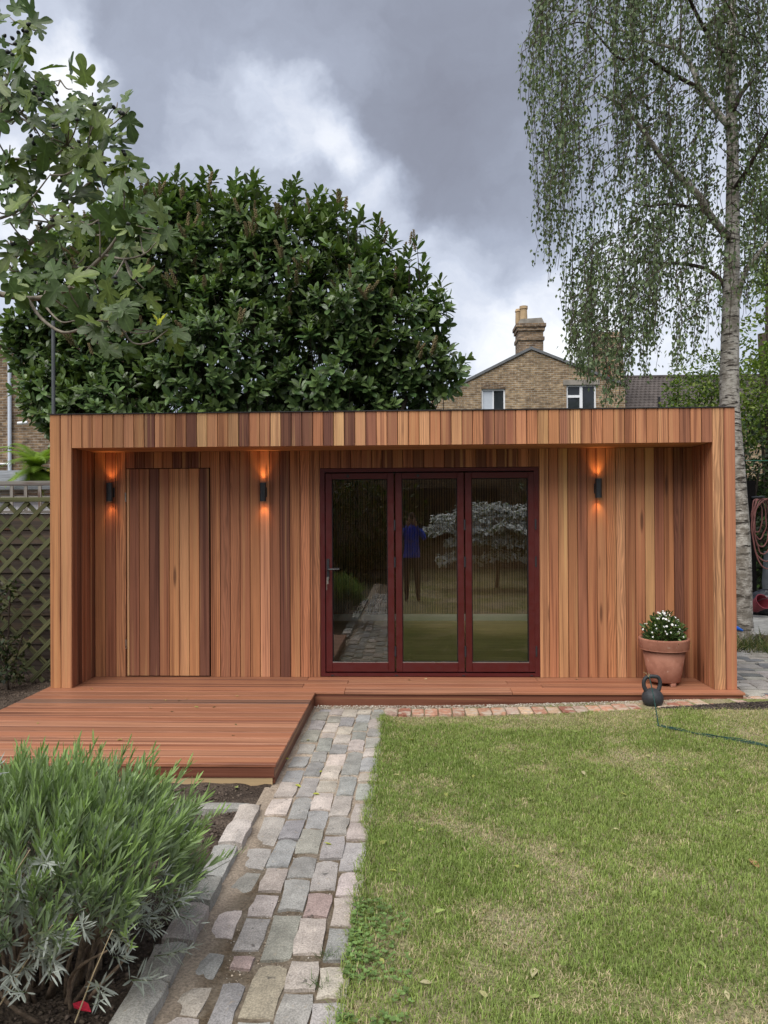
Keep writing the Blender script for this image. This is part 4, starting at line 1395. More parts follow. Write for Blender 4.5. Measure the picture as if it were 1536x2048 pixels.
strip(base_l, w1[0], 0); strip(w1[0], w1[1], w1[3]); strip(w1[0], w1[1], 0, w1[2])
strip(w1[1], w2[0], 0); strip(w2[0], w2[1], w2[3]); strip(w2[0], w2[1], 0, w2[2]); strip(w2[1], base_r, 0)
wl_.box(base_l, base_l + 0.3, 0.3, 9, 0, el_.z - 0.05); wl_.box(base_r - 0.3, base_r, 0.3, 9, 0, er_.z - 0.05)
wl_.build('wall', M['stock'], hs)
rfm = MB()
for (a, b_) in ((el_, ap), (ap, er_)):
    rfm.prism([(a.x, a.z), (b_.x, b_.z), (b_.x, b_.z + 0.10), (a.x, a.z + 0.10)], -0.06, 9, 'y')
rfh = rfm.build('roof', M['lead'], hs)
ch0, ch1 = hp_(1035, 700, 0.3), hp_(1084, 645, 0.3)
chm = MB().box(ch0.x, ch1.x, 0.05, 0.85, ap.z - 0.9, ch1.z - 0.02)
chm.box(ch0.x - 0.04, ch1.x + 0.04, 0.01, 0.89, hp_(1060, 677).z - 0.05, hp_(1060, 673).z)
chm.box(ch0.x - 0.05, ch1.x + 0.05, 0.0, 0.90, ch1.z - 0.35, ch1.z - 0.22)
chm.box(ch0.x - 0.09, ch1.x + 0.09, -0.04, 0.94, ch1.z - 0.22, ch1.z - 0.10)
chs = chm.build('chimney', M['stock2'], hs)
MB().prism([(ch0.x - 0.04, ch1.z - 0.10), (ch1.x + 0.04, ch1.z - 0.10), (ch1.x - 0.06, ch1.z + 0.10), (ch0.x + 0.08, ch1.z + 0.06)], 0.0, 0.9, 'y').build('chimney_cap', M['stonecap'], chs)
pz = hp_(1048, 609).z
for (px, w_, dy) in ((1049.5, 0.135, 0.25), (1041.5, 0.11, 0.6)):
    cx = hp_(px, 640).x
    MB().lathe([(w_ * 0.95, ch1.z), (w_, ch1.z + 0.1), (w_ * 0.92, pz - 0.12), (w_ * 1.1, pz - 0.10), (w_ * 1.1, pz - (0 if dy < 0.4 else 0.08)), (w_ * 0.8, pz - 0.0), (w_ * 0.75, pz - 0.3)], 16, (cx, dy, 0)).build('chimney_pot', M['chimneypot'], chs)


def window(parent, w, kind):
    x0, x1, z0, z1 = w
    fr_ = MB(); t_ = 0.055
    fr_.box(x0, x0 + t_, 0.06, 0.14, z0, z1).box(x1 - t_, x1, 0.06, 0.14, z0, z1).box(x0 + t_, x1 - t_, 0.06, 0.14, z1 - t_, z1).box(x0 + t_, x1 - t_, 0.06, 0.14, z0, z0 + t_)
    if kind == 'sash':
        xm = (x0 + x1) / 2; zm = z0 + (z1 - z0) * 0.5
        fr_.box(xm - 0.02, xm + 0.02, 0.07, 0.13, z0 + t_, z1 - t_); fr_.box(x0 + t_, x1 - t_, 0.065, 0.135, zm - 0.03, zm + 0.03)
    else:
        xm = x0 + (x1 - x0) * 0.50; zt_ = z1 - (z1 - z0) * 0.24
        fr_.box(xm - 0.05, xm + 0.05, 0.05, 0.135, z0 + t_, z1 - t_); fr_.box(x0 + t_, xm - 0.05, 0.055, 0.135, zt_ - 0.05, zt_ + 0.04)
    f = fr_.build('window', M['white'], parent)
    MB().box(x0 + 0.02, x1 - 0.02, 0.105, 0.112, z0 + 0.02, z1 - 0.02).build('pane', M['wglass'], f)
    if kind == 'sash':
        MB().box(x0 + t_, (x0 + x1) / 2 - 0.02, 0.095, 0.10, z0 + t_, z1 - t_).build('blind', M['blind'], f)
    return f


window(hs, w1, 'sash'); window(hs, w2, 'casement')
MB().box(w2[0] - 0.12, w2[1] + 0.12, -0.03, 0.05, w2[3], w2[3] + 0.17).build('lintel', M['stonecap'], hs)
for k in range(9):                       # flat brick arch over the sash window
    xm = w1[0] - 0.02 + (w1[1] - w1[0] + 0.04) * (k + 0.5) / 9
    MB().box(xm - 0.042, xm + 0.042, -0.012, 0.05, w1[3] + 0.002, w1[3] + 0.22).build('arch_brick', M['stock2'], hs)

# slate roofed house to the right, its own chimney seen through the birch
h2 = empty('tiled_house', (9.0, 24.0, 0), 'house with dark brown tiled roof right of the brick gable', 'house')
o2 = Vector((9.0, 24.0, 0))
rl, rr = at(1235, 756, Y=26.5) - o2, at(1450, 756, Y=26.5) - o2
ez = (at(1300, 842, Y=22.5) - o2)
MB().box(rl.x - 0.5, rr.x + 3, -1.2, 5, 0, ez.z).build('wall', M['stock'], h2)
rows = 16
rp = MB()
for k in range(rows):
    t0, t1 = k / rows, (k + 1) / rows
    y0 = -1.5 + 4.0 * t0; y1 = -1.5 + 4.0 * t1 + 0.03
    z0 = ez.z + (rl.z - ez.z) * t0; z1 = ez.z + (rl.z - ez.z) * t1
    nt = 46
    x0 = rl.x - 0.5; wd = (rr.x + 3 - x0) / nt
    pts = []
    for j in range(nt + 1):
        xx = x0 + j * wd + (0.5 * wd if k % 2 else 0)
        pts += [(xx - 0.06, 0.02), (xx, 0.055), (xx + 0.06, 0.02)]
    o = len(rp.v)
    for (xx, dz) in pts: rp.v.append((xx, y0, z0 + dz + 0.03))
    for (xx, dz) in pts: rp.v.append((xx, y1, z1 + dz))
    for (xx, dz) in pts: rp.v.append((xx, y0, z0 - 0.02))
    m_ = len(pts)
    for j in range(m_ - 1):
        rp.f.append((o + j, o + j + 1, o + m_ + j + 1, o + m_ + j)); rp.f.append((o + 2 * m_ + j, o + 2 * m_ + j + 1, o + j + 1, o + j))
tag(rp.build('roof_tiles', M['slate'], h2), kind='stuff')
MB().box(rl.x - 0.5, rr.x + 3, 2.4, 2.62, rl.z, rl.z + 0.09).build('ridge', M['slate'], h2)
MB().prism([(-1.5 + 4.0, rl.z - 0.02), (-1.5, ez.z - 0.03), (6.5, ez.z - 0.03)], rl.x - 0.5, rr.x + 3, 'x').build('roof', M['slate'], h2)
c2a, c2b = at(1197, 676, Y=23.2) - o2, at(1247, 776, Y=23.2) - o2
c2 = MB().box(c2a.x, c2b.x, -0.8, 0.2, 0, c2a.z).box(c2a.x - 0.08, c2b.x + 0.08, -0.88, 0.28, c2a.z, c2a.z + 0.22).build('chimney', M['stock'], h2)
MB().lathe([(0.11, 0), (0.12, 0.45), (0.1, 0.5)], 12, (at(1215, 752, Y=22.6).x - 9.0, -1.4, at(1215, 757, Y=22.6).z)).build('chimney_pot', M['redpot'], c2)
vp = at(1318, 800, Y=21.8) - o2
MB().tube([(vp.x, vp.y, vp.z - 1.5), (vp.x, vp.y, vp.z + 0.12)], 0.05, 10).build('vent_pipe', M['black'], h2)

# brick house at far left with white downpipe
HL = 14.0
h3 = empty('brick_house', (-10.5, HL, 0), 'brown brick house with a white downpipe at the far left edge', 'house')
o3 = Vector((-10.5, HL, 0))
tl3, tr3 = at(-160, 668, Y=HL) - o3, at(175, 668, Y=HL) - o3
MB().box(tl3.x, tr3.x, 0, 6, 0, tl3.z - 0.25).build('wall', M['stock2'], h3)
MB().box(tl3.x - 0.1, tr3.x + 0.1, -0.25, 6.2, tl3.z - 0.25, tl3.z - 0.10).build('gutter_board', M['white'], h3)
MB().prism([(-0.35, tl3.z - 0.10), (3, tl3.z + 0.35), (6.4, tl3.z - 0.10)], tl3.x - 0.15, tr3.x + 0.15, 'x').build('roof', M['slate'], h3)
dp = at(22, 725, Y=HL) - o3; db = at(22, 955, Y=HL) - o3
MB().tube([(dp.x, -0.08, dp.z), (dp.x, -0.08, 0)], 0.052, 12).build('downpipe', flat('pale_blue_white_pipe', (0.55, 0.60, 0.68), 0.5, 0.4, vary=0.05), h3)
bz = at(40, 928, Y=HL).z
MB().tube([(dp.x - 1.2, -0.06, bz), (dp.x, -0.06, bz)], 0.025, 8).build('waste_pipe', M['white'], h3)
fz = at(50, 848, Y=HL) - o3
MB().tube([(fz.x - 0.12, -0.16, fz.z), (fz.x + 0.16, -0.16, fz.z + 0.02)], 0.045, 10).build('overflow_pipe', M['white'], h3)

# ------------------------------------------------------------------ right hand yard
yard = sheet('side_path', np.arange(2.9, 5.6, 0.1), np.arange(-0.1, 2.5, 0.1), lambda x, y: 0.082 + 0.012 * (fbm2(x * 6, y * 6, 31, 3) - 0.5), M['pathbase'])
ry = random.Random(9)
y = -0.05
while y < 2.35:
    x = 2.92 + ry.uniform(0, 0.1); h = ry.uniform(0.10, 0.15)
    while x < 4.6:
        w_ = ry.uniform(0.13, 0.3)
        stone_piece('sett', yard, x, x + w_, y, y + h, 0.098 + ry.uniform(-0.004, 0.004), 0.05, ry.choice('gbgd'), ry.uniform(-.04, .04), ry)
        x += w_ + 0.012
    y += h + 0.012
patio = sheet('patio', np.arange(3.6, 9.0, 0.2), np.arange(2.9, 9.0, 0.2), lambda x, y: 0.07 + 0 * x, M['soil'])
SL = MB().chamfer(-0.295, 0.295, -0.295, 0.295, -0.04, 0, 0.005).mesh('slab'); SL.materials.append(mat_stone('concrete_slab', 0.5))
for i in range(8):
    for j in range(9):
        o = bpy.data.objects.new('slab', SL); COL.objects.link(o); o.parent = patio
        o.location = (4.35 + i * 0.6 + 0.1 * (j % 2), 3.75 + j * 0.6, 0.092 + ry.uniform(-0.003, 0.003)); o.rotation_euler = (ry.uniform(-.006, .006), ry.uniform(-.006, .006), 0.15)
        k = ry.uniform(0.85, 1.1); o.color = (0.33 * k, 0.325 * k, 0.30 * k, 1)

# hose, bucket, bin, wire, trowel
M['hose'] = flat('dusty_pink_hose', (0.19, 0.075, 0.065), 0.55, 0.35, vary=0.15)
hc = at(1514, 1010, Y=5.9)
hose = empty('garden_hose', (hc.x, hc.y, hc.z + 0.1), 'loops of dusty pink garden hose hanging in the dark right hand corner', 'hose')
rh = random.Random(4)
for k in range(6):
    pts = []
    w_, h_ = 0.10 + 0.022 * k + rh.uniform(-.03, .03), 0.55 + 0.12 * k
    for i in range(17):
        a = i / 16 * 2 * math.pi
        pts.append((w_ * math.sin(a) + 0.04 * k * 0.5 + rh.uniform(-.01, .01), -0.03 * k + rh.uniform(-.015, .015), -h_ * (1 - math.cos(a)) / 2))
    MB().tube(pts, 0.011, 8, False, 3).build('hose_loop', M['hose'], hose, smooth=True)
MB().tube([(0.02, 0.25, 0.03), (0.02, -0.2, 0.03)], 0.02, 8).build('hook', M['lamp_black'], hose)
post = tag(MB().box(-0.05, 0.05, -0.05, 0.05, 0, 2.2).build('timber_post', M['backing'], None, (hc.x + 0.03, hc.y + 0.27, 0.07)), 'dark upright post the garden hose hangs on', 'post')
bk = at(1508, 1195, Y=5.2)
bucket = empty('bucket', (bk.x, 5.2, 0.09), 'dull red plastic tub beside the birch trunk', 'bucket')
MB().lathe([(0.0, 0.0), (0.12, 0.0), (0.155, 0.26), (0.168, 0.27), (0.168, 0.285), (0.15, 0.285), (0.115, 0.02), (0, 0.02)], 24).build('tub', flat('dull_red_plastic', (0.16, 0.022, 0.032), 0.55, 0.35), bucket)
bucket.scale = (0.75, 0.75, 0.75); bucket.rotation_euler = (R(58), 0, R(20)); bucket.location = (bk.x, 5.2, 0.24)
MB().tube([(-0.16, 0, 0.27), (-0.10, 0, 0.40), (0.10, 0, 0.40), (0.16, 0, 0.27)], 0.006, 6, True, 4).build('bucket_handle', M['black'], bucket)
bn = at(1540, 1120, Y=6.2)
gb = empty('water_butt', (bn.x + 0.2, 6.2, 0.09), 'grey plastic water butt in the shade at the right edge', 'water butt')
MB().lathe([(0.0, 0), (0.27, 0), (0.31, 0.45), (0.27, 0.95), (0.28, 0.97), (0.0, 1.02)], 28).build('barrel', flat('grey_plastic', (0.16, 0.18, 0.20), 0.5, 0.4), gb, smooth=True)
MB().tube([(0, -0.28, 0.15), (0, -0.36, 0.15), (0, -0.37, 0.11)], 0.018, 8).build('tap', M['black'], gb)
tarp = at(1515, 1195, Y=5.6)
sk = empty('sack', (tarp.x + 0.15, 5.55, 0.09), 'black plastic sack slumped on the slabs at the right edge', 'sack')
bm = bmesh.new(); bmesh.ops.create_icosphere(bm, subdivisions=4, radius=1)
for v in bm.verts:
    nz = mnoise.noise(v.co * 2.3) * 0.18 + mnoise.noise(v.co * 6.0) * 0.08
    v.co = Vector((v.co.x * (0.42 + nz * 0.4), v.co.y * (0.32 + nz * 0.3), max(v.co.z, -0.72) * (0.22 + nz * 0.25) + 0.16))
me = bpy.data.meshes.new('sack_body'); bm.to_mesh(me); bm.free()
link('sack_body', me, flat('black_polythene', (0.012, 0.013, 0.018), 0.35, 0.5), sk)
wl0, wl1 = at(1478, 919, Y=4.9), at(1640, 921, Y=4.4)
tag(MB().tube([wl0 - Vector((0.6, -0.1, 0)), (wl0 + wl1) / 2 - Vector((0, 0, 0.01)), wl1], 0.006, 6).build('washing_line', flat('green_line', (0.03, 0.16, 0.11), 0.5, 0.4), None), 'green plastic washing line stretched right of the birch trunk', 'washing line')
tw = at(1477, 1258, Y=2.35)
blue = empty('trowel', (tw.x, 2.35, tw.z), 'bright blue garden tool leaning by the foot of the birch', 'garden tool')
MB().tube([(-0.09, 0, 0.035), (-0.02, 0, 0.01), (0.05, 0, -0.02)], [0.03, 0.026, 0.012], 10, True, 3).build('grip', flat('bright_blue_plastic', (0.01, 0.11, 0.52), 0.4, 0.4), blue, smooth=True)
MB().tube([(-0.10, 0, 0.04), (-0.12, 0.02, -0.22)], 0.008, 8).build('shaft', M['black'], blue)


# ------------------------------------------------------------------ bark
def mat_bark_birch():
    m, nn, ll, b = material('birch_bark', 0.8, 0.2)
    t = NT(nn, ll); v = t.coord()
    sep = nn.new('ShaderNodeSeparateXYZ'); ll.new(v, sep.inputs[0])
    n1 = t.noise(t.mapping(v, (5, 5, 26)), 1, 5, 0.65); n2 = t.noise(v, 9, 5, 0.65); n3 = t.noise(t.mapping(v, (14, 14, 90)), 1, 4, 0.6)
    c = t.mix(t.range(n2, 0.35, 0.65), (0.52, 0.49, 0.44), (0.25, 0.225, 0.19))
    c = t.mix(t.range(n3, 0.50, 0.64, 0, 0.75), c, (0.13, 0.11, 0.09))
    c = t.mix(t.range(n1, 0.54, 0.61), c, (0.035, 0.028, 0.024))
    low = t.range(sep.outputs['Z'], 3.2, 0.8, 0, 0.6)
    c = t.mix(t.math('MULTIPLY', low, t.range(n2, 0.3, 0.7)), c, (0.135, 0.115, 0.090))
    ll.new(c, b.inputs['Base Color'])
    ll.new(t.bump(t.math('ADD', n1, n3), 0.6, 0.02), b.inputs['Normal'])
    return m


M['birch_bark'] = mat_bark_birch()
M['dark_twig'] = flat('dark_twig_bark', (0.05, 0.038, 0.03), 0.9, 0.2, vary=0.3, scale=20)
M['fig_bark'] = flat('smooth_grey_fig_bark', (0.20, 0.175, 0.14), 0.8, 0.25, vary=0.35, scale=22, bump=0.3)
M['woody'] = flat('gnarled_lavender_wood', (0.21, 0.155, 0.11), 0.9, 0.15, vary=0.45, scale=45, bump=0.6)
M['leaf_birch'] = leafmat('birch_leaf', 0.5, 0.30, 0.3)
M['leaf_laurel'] = leafmat('laurel_leaf', 0.32, 0.2, 0.5)
M['leaf_laurel_o'] = leafmat_obj('laurel_leaf_single', 0.32, 0.2, 0.5)
M['leaf_fig'] = leafmat_obj('fig_leaf', 0.45, 0.28, 0.35)
M['leaf_soft'] = leafmat('soft_tree_leaf', 0.5, 0.35, 0.3)
M['leaf_lav'] = leafmat('lavender_leaf', 0.6, 0.25, 0.25)


def fit_plane_Y(px, py, Y):
    p = at(px, py, Y=Y)
    return np.array((p.x, p.y, p.z))


# ------------------------------------------------------------------ silver birch
BY = 2.75
birch = empty('birch_tree', (4.10, BY, 0.08), 'tall silver birch with weeping foliage behind the right end of the room', 'tree')
bo = Vector((4.10, BY, 0.08))
tp_ = [(1484, 1300, 0.0), (1481, 1240, 0), (1479, 1100, 0), (1470, 960, 0.02), (1459, 800, 0.04), (1461, 640, 0.08), (1465, 450, 0.12), (1465, 300, 0.16), (1461, 150, 0.2), (1466, 0, 0.25), (1472, -220, 0.3), (1478, -420, 0.4)]
tr_ = [0.185, 0.142, 0.132, 0.128, 0.117, 0.104, 0.086, 0.070, 0.058, 0.044, 0.030, 0.012]
MB().tube([at(x, y, Y=BY + dy) - bo for x, y, dy in tp_], tr_, 16, True, 6).build('trunk', M['birch_bark'], birch, smooth=True)
LIMBS = [
    ([(1455, 470), (1447, 464), (1419, 429), (1394, 387), (1331, 325), (1297, 276), (1265, 234), (1237, 206), (1200, 190)], -1.1, 0.055),
    ([(1457, 250), (1436, 227), (1401, 178), (1384, 136), (1359, 101), (1328, 91), (1272, 75), (1180, 30), (1120, 20)], 0.9, 0.045),
    ([(1359, 101), (1362, 50), (1361, 0), (1350, -80)], 0.8, 0.02),
    ([(1401, 178), (1331, 140), (1286, 112), (1244, 119), (1209, 87), (1167, 45), (1110, 60)], -0.5, 0.028),
    ([(1419, 426), (1349, 408), (1297, 412), (1250, 400)], -1.3, 0.022),
    ([(1452, 575), (1436, 555), (1407, 536), (1366, 528), (1325, 526), (1271, 523), (1233, 517), (1190, 530)], 0.7, 0.032),
    ([(1470, 610), (1478, 585), (1492, 542), (1536, 485), (1600, 420)], -0.4, 0.05),
    ([(1466, 220), (1482, 188), (1513, 150), (1560, 90)], 0.6, 0.04),
    ([(1462, 130), (1410, 60), (1370, -20), (1330, -90)], -1.0, 0.035),
    ([(1468, 380), (1500, 330), (1545, 250), (1600, 200)], -0.9, 0.035),
]
for pts, dyend, r0 in LIMBS:
    n = len(pts)
    P = [at(x, y, Y=BY + 0.1 + dyend * (i / (n - 1))) - bo for i, (x, y) in enumerate(pts)]
    MB().tube(P, [r0 * (1 - 0.8 * i / (n - 1)) for i in range(n)], 8, True, 4).build('branch', M['birch_bark'] if r0 > 0.04 else M['dark_twig'], birch, smooth=True)


def xl_of(y):
    return np.interp(y, [-400, -60, 0, 70, 200, 350, 430, 520, 620, 700, 770, 820], [1060, 1075, 1062, 1035, 1058, 1066, 1075, 1112, 1122, 1150, 1190, 1215])


def yb_of(x):
    return np.interp(x, [1030, 1050, 1075, 1110, 1150, 1185, 1215, 1240, 1262, 1300, 1350, 1400, 1436, 1480, 1536, 1700], [330, 440, 520, 620, 740, 785, 815, 812, 775, 748, 742, 745, 690, 660, 610, 560])


rbh = np.random.default_rng(5)
leaf_P, leaf_D = [], []
twv, twf = [], []
tw = MB()
cnt = 0
tries = 0
while cnt < 1380 and tries < 40000:
    tries += 1
    x = rbh.uniform(1030, 1660); y = rbh.uniform(-380, 680)
    if cnt % 14 == 0: x = rbh.uniform(1140, 1262); y = rbh.uniform(480, 720)
    if x < xl_of(y) + 4 or y > yb_of(x) - 70:
        continue
    clump = float(fbm2(np.array([x / 60.0]), np.array([y / 150.0]), 77, 3)[0])
    if rbh.random() > 0.25 + 1.5 * (clump - 0.3):
        continue
    if 1436 < x < 1490 and y > 120 and rbh.random() < 0.5:
        continue
    if y > 560 and x > 1290 and rbh.random() < 0.3:
        continue
    Lpx = rbh.uniform(70, 250)
    yb = min(y + Lpx, yb_of(x) - rbh.uniform(0, 60) * (rbh.random() < 0.7))
    if yb - y < 45:
        continue
    dr = 1.9 * (1 - 0.25 * abs(x - 1465) / 430)
    Y0 = BY + 0.1 + rbh.uniform(-dr, dr)
    if 1430 < x < 1500: Y0 = BY + rbh.choice([-1, 1]) * rbh.uniform(0.3, 1.6)
    top_ = fit_plane_Y(x, y, Y0); bot_ = fit_plane_Y(x + rbh.uniform(-10, 6), yb, Y0 + rbh.uniform(-0.1, 0.1))
    inward = np.array((0.10 + 0.14 * rbh.random(), rbh.uniform(-.15, .15), 0.12)) * (1 if x < 1465 else -1)
    inward[2] = abs(inward[2])
    K = 7
    pts = []
    for i in range(K):
        t_ = i / (K - 1)
        p = top_ * (1 - t_) + bot_ * t_ + np.array((rbh.normal() * 0.02, rbh.normal() * 0.02, 0))
        pts.append(p)
    full = [top_ + inward] + pts
    tw.tube([Vector(p) - bo for p in full], [0.006, 0.005] + [0.0042 - 0.002 * i / K for i in range(K - 1)], 3, False)
    Lm = np.linalg.norm(bot_ - top_)
    nl = int(Lm * 21) + 5
    for i in range(nl):
        t_ = rbh.random() * (K - 1)
        a = int(min(t_, K - 2)); f = t_ - a
        leaf_P.append(pts[a] * (1 - f) + pts[a + 1] * f + rbh.normal(size=3) * np.array((0.035, 0.035, 0.02)))
        leaf_D.append(np.array((rbh.normal() * 0.5, rbh.normal() * 0.5, -1.0)))
    for i in range(6):
        f = rbh.random()
        leaf_P.append(full[0] * (1 - f) + full[1] * f + rbh.normal(size=3) * 0.04)
        leaf_D.append(np.array((rbh.normal() * 0.6, rbh.normal() * 0.6, -1.0)))
    cnt += 1
leaf_P = np.array(leaf_P); leaf_D = np.array(leaf_D)
N = len(leaf_P)
BT_V = np.array([(0, 0, 0), (0.34, 0.34, 0.03), (-0.34, 0.34, 0.03), (0, 0.40, -0.04), (0, 1.0, 0.03)], float)
BT_F = np.array([(0, 1, 3), (0, 3, 2), (1, 4, 3), (3, 4, 2)])
cv = rbh.random((N, 1))
cl = fbm2(leaf_P[:, 0] * 1.1, leaf_P[:, 2] * 1.1, 78, 3)[:, None]
cols = (np.array((0.070, 0.105, 0.050)) * (1 - cv) + np.array((0.165, 0.210, 0.105)) * cv) * (0.55 + 0.9 * cl)
V, F, C = scatter(BT_V, BT_F, basis(leaf_D, rbh.normal(size=(N, 3))), leaf_P - np.array(bo), 0.038 + 0.028 * rbh.random(N), cols)
tag(link('crown', np_mesh('crown', V, F, C), M['leaf_birch'], birch), kind='stuff')
tag(tw.build('weeping_twigs', M['dark_twig'], birch), kind='stuff')
# mossy foot and long grass round the birch
def tuft(name, cx, cy, cz, rad, n, h, cols_, label, cat, parent=None):
    a = rbh.uniform(0, 2 * np.pi, n); r = rad * np.sqrt(rbh.random(n))
    B = np.stack([cx + r * np.cos(a), cy + 0.6 * r * np.sin(a), np.full(n, cz)], 1)
    d = np.stack([rbh.normal(size=n) * 0.7, rbh.normal(size=n) * 0.7, np.ones(n)], 1)
    TV = np.array([(-0.02, 0, 0), (0.02, 0, 0), (0.018, 0.5, 0.0), (-0.018, 0.5, 0), (0, 0.95, -0.25)], float)
    TF = np.array([(0, 1, 2), (0, 2, 3), (3, 2, 4)])
    c = np.array(cols_)[rbh.integers(0, len(cols_), n)] * (0.6 + 0.8 * rbh.random((n, 1)))
    V, F, C = scatter(TV, TF, basis(d, rbh.normal(size=(n, 3))), B, h * (0.5 + 0.8 * rbh.random(n)), c)
    o = link(name, np_mesh(name, V, F, C), M['leaf_soft'], parent)
    return tag(o, label, cat, kind='stuff')


tuft('long_grass', 4.32, 2.30, 0.085, 0.62, 900, 0.22, [(0.10, 0.14, 0.045), (0.16, 0.17, 0.07), (0.05, 0.08, 0.03), (0.20, 0.17, 0.09)], 'tangled long grass round the foot of the birch', 'grass')


# ------------------------------------------------------------------ cherry laurel behind the roof
LY = 6.4
laurel = empty('laurel_bush', (-2.4, LY, 0), 'huge glossy dark green laurel rising behind the garden room', 'shrub')
lo = np.array((-2.4, LY, 0))
SPH = [(150, 570, 1.0), (290, 530, 1.35), (440, 530, 1.35), (565, 540, 1.28), (690, 590, 1.12), (785, 655, 1.05), (850, 730, 0.80), (230, 690, 1.4), (450, 710, 1.6), (650, 730, 1.4), (100, 690, 0.85), (60, 640, 0.45),
       (480, 430, 0.55), (360, 430, 0.5), (690, 490, 0.4), (780, 560, 0.38), (865, 610, 0.35), (110, 780, 0.7), (240, 830, 1.3), (500, 850, 1.5), (740, 830, 1.2)]
cen = []
rl_ = np.random.default_rng(8)
for (x, y, r) in SPH:
    cen.append((*fit_plane_Y(x, y + 12, LY + rl_.uniform(-0.35, 0.35)), r * rl_.uniform(0.76, 0.97)))
cen = np.array(cen)
TIPS, AX = [], []
wts = cen[:, 3] ** 2; wts /= wts.sum()
while len(TIPS) < 4300:
    k = rl_.choice(len(cen), p=wts)
    u = rl_.normal(size=3); u /= np.linalg.norm(u)
    deep = rl_.random() < 0.45
    if u[1] > (0.95 if deep else 0.5): continue
    q = (rl_.uniform(0.45, 0.85) if deep else rl_.uniform(0.85, 1.06))
    p = cen[k, :3] + u * q * cen[k, 3] * np.array((1, 0.85, 1))
    inside = np.min(np.linalg.norm((p - cen[:, :3]) / np.array((1, 0.85, 1)), axis=1) / cen[:, 3])
    if not deep and inside < 0.80: continue
    TIPS.append(p); AX.append(u * np.array((0.8, 0.9, 0.6)) + np.array((0, 0, 0.55)) + rl_.normal(size=3) * 0.25)
for k in range(64):                      # tall leading shoots along the top
    x = rl_.uniform(200, 900)
    yt = np.interp(x, [150, 290, 440, 580, 700, 800, 880, 930], [455, 405, 400, 415, 465, 530, 595, 670])
    p = fit_plane_Y(x, yt + rl_.uniform(-14, 50), LY + rl_.uniform(-0.5, 0.4))
    lean = rl_.normal() * 0.25
    for q in range(rl_.integers(2, 6)):
        TIPS.append(p + np.array((lean * 0.13 * (3 - q) + rl_.normal() * 0.03, rl_.normal() * 0.03, 0.13 * (2.5 - q)))); AX.append(np.array((rl_.normal() * 0.15, rl_.normal() * 0.15, 1.0)))
TIPS = np.array(TIPS); AX = np.array(AX); AX /= np.linalg.norm(AX, axis=1, keepdims=True)
LP, LD, LN_, LS, LC = [], [], [], [], []
stems = MB()
for p, a in zip(TIPS, AX):
    b1 = np.cross(a, (0.3, 0.2, 1.0)); b1 /= np.linalg.norm(b1); b2 = np.cross(a, b1)
    nlv = rl_.integers(7, 11); th = rl_.uniform(0, 6.28)
    L = rl_.uniform(0.14, 0.24)
    young = rl_.random() < 0.22 + 0.2 * (a[2] > 0.75)
    for i in range(nlv):
        f = i / (nlv - 1)
        ang = th + i * 2.4
        side = b1 * math.cos(ang) + b2 * math.sin(ang)
        sp = math.radians(72 - 42 * f + rl_.normal() * 9)
        d = a * math.cos(sp) + side * math.sin(sp); d[2] -= 0.10
        LP.append(p + a * (L * (f - 0.6))); LD.append(d); LN_.append(a * 0.9 - d * 0.1 + side * -0.25 + rl_.normal(size=3) * 0.15 + np.array((0, 0, 0.25)))
        LS.append(rl_.uniform(0.15, 0.275) * (1 - 0.25 * f))
        base_c = np.array((0.066, 0.126, 0.042)) * (1 - f) + np.array((0.135, 0.200, 0.068)) * f
        if young: base_c = base_c * 0.5 + np.array((0.085, 0.12, 0.03)) * 0.5
        if rl_.random() < 0.10: base_c = np.array((0.095, 0.125, 0.06))
        LC.append(base_c * rl_.uniform(0.75, 1.25))
    if rl_.random() < 0.5:
        stems.tube([Vector(p - lo - a * 0.55 + np.array((0, 0.15, -0.12))), Vector(p - lo - a * 0.2), Vector(p - lo + a * L * 0.4)], [0.012, 0.008, 0.004], 4, False)
LP, LD, LN_, LS, LC = map(np.array, (LP, LD, LN_, LS, LC))
LT_V = np.array([(0, 0, 0), (0.14, 0.18, 0.035), (-0.14, 0.18, 0.035), (0.21, 0.52, 0.05), (-0.21, 0.52, 0.05), (0.17, 0.8, 0.03), (-0.17, 0.8, 0.03), (0, 1.0, -0.05), (0, 0.18, 0), (0, 0.5, 0.01), (0, 0.8, -0.015)], float)
LT_F = np.array([(0, 1, 8), (0, 8, 2), (1, 3, 9), (1, 9, 8), (8, 9, 4), (8, 4, 2), (3, 5, 10), (3, 10, 9), (9, 10, 6), (9, 6, 4), (5, 7, 10), (10, 7, 6)])
MM = basis(LD, LN_)
# the 300 leaves that show largest: nearest, turned to the viewer, above the roof line
cp = np.array(EYE)
vd = LP - cp; dist = np.linalg.norm(vd, axis=1)
face = np.abs(np.einsum('ij,ij->i', MM[:, :, 2], vd / dist[:, None])) * LS / dist
vis = np.array([np.min(np.linalg.norm((p - cen[:, :3]) / np.array((1, 0.85, 1)), axis=1) / cen[:, 3]) for p in LP])
sc_ = face * np.where((vis > 0.93) & (LP[:, 1] < LY - 0.3) & (LP[:, 2] > 3.3), 1, 0.0)
top300 = np.argsort(-sc_)[:300]
mask = np.ones(len(LP), bool); mask[top300] = False
V, F, C = scatter(LT_V, LT_F, MM[mask], LP[mask] - lo, LS[mask], LC[mask])
tag(link('crown', np_mesh('crown', V, F, C, smooth=True), M['leaf_laurel'], laurel), kind='stuff')
lm_ = np_mesh('leaf', LT_V, LT_F, smooth=True); lm_.materials.append(M['leaf_laurel_o'])
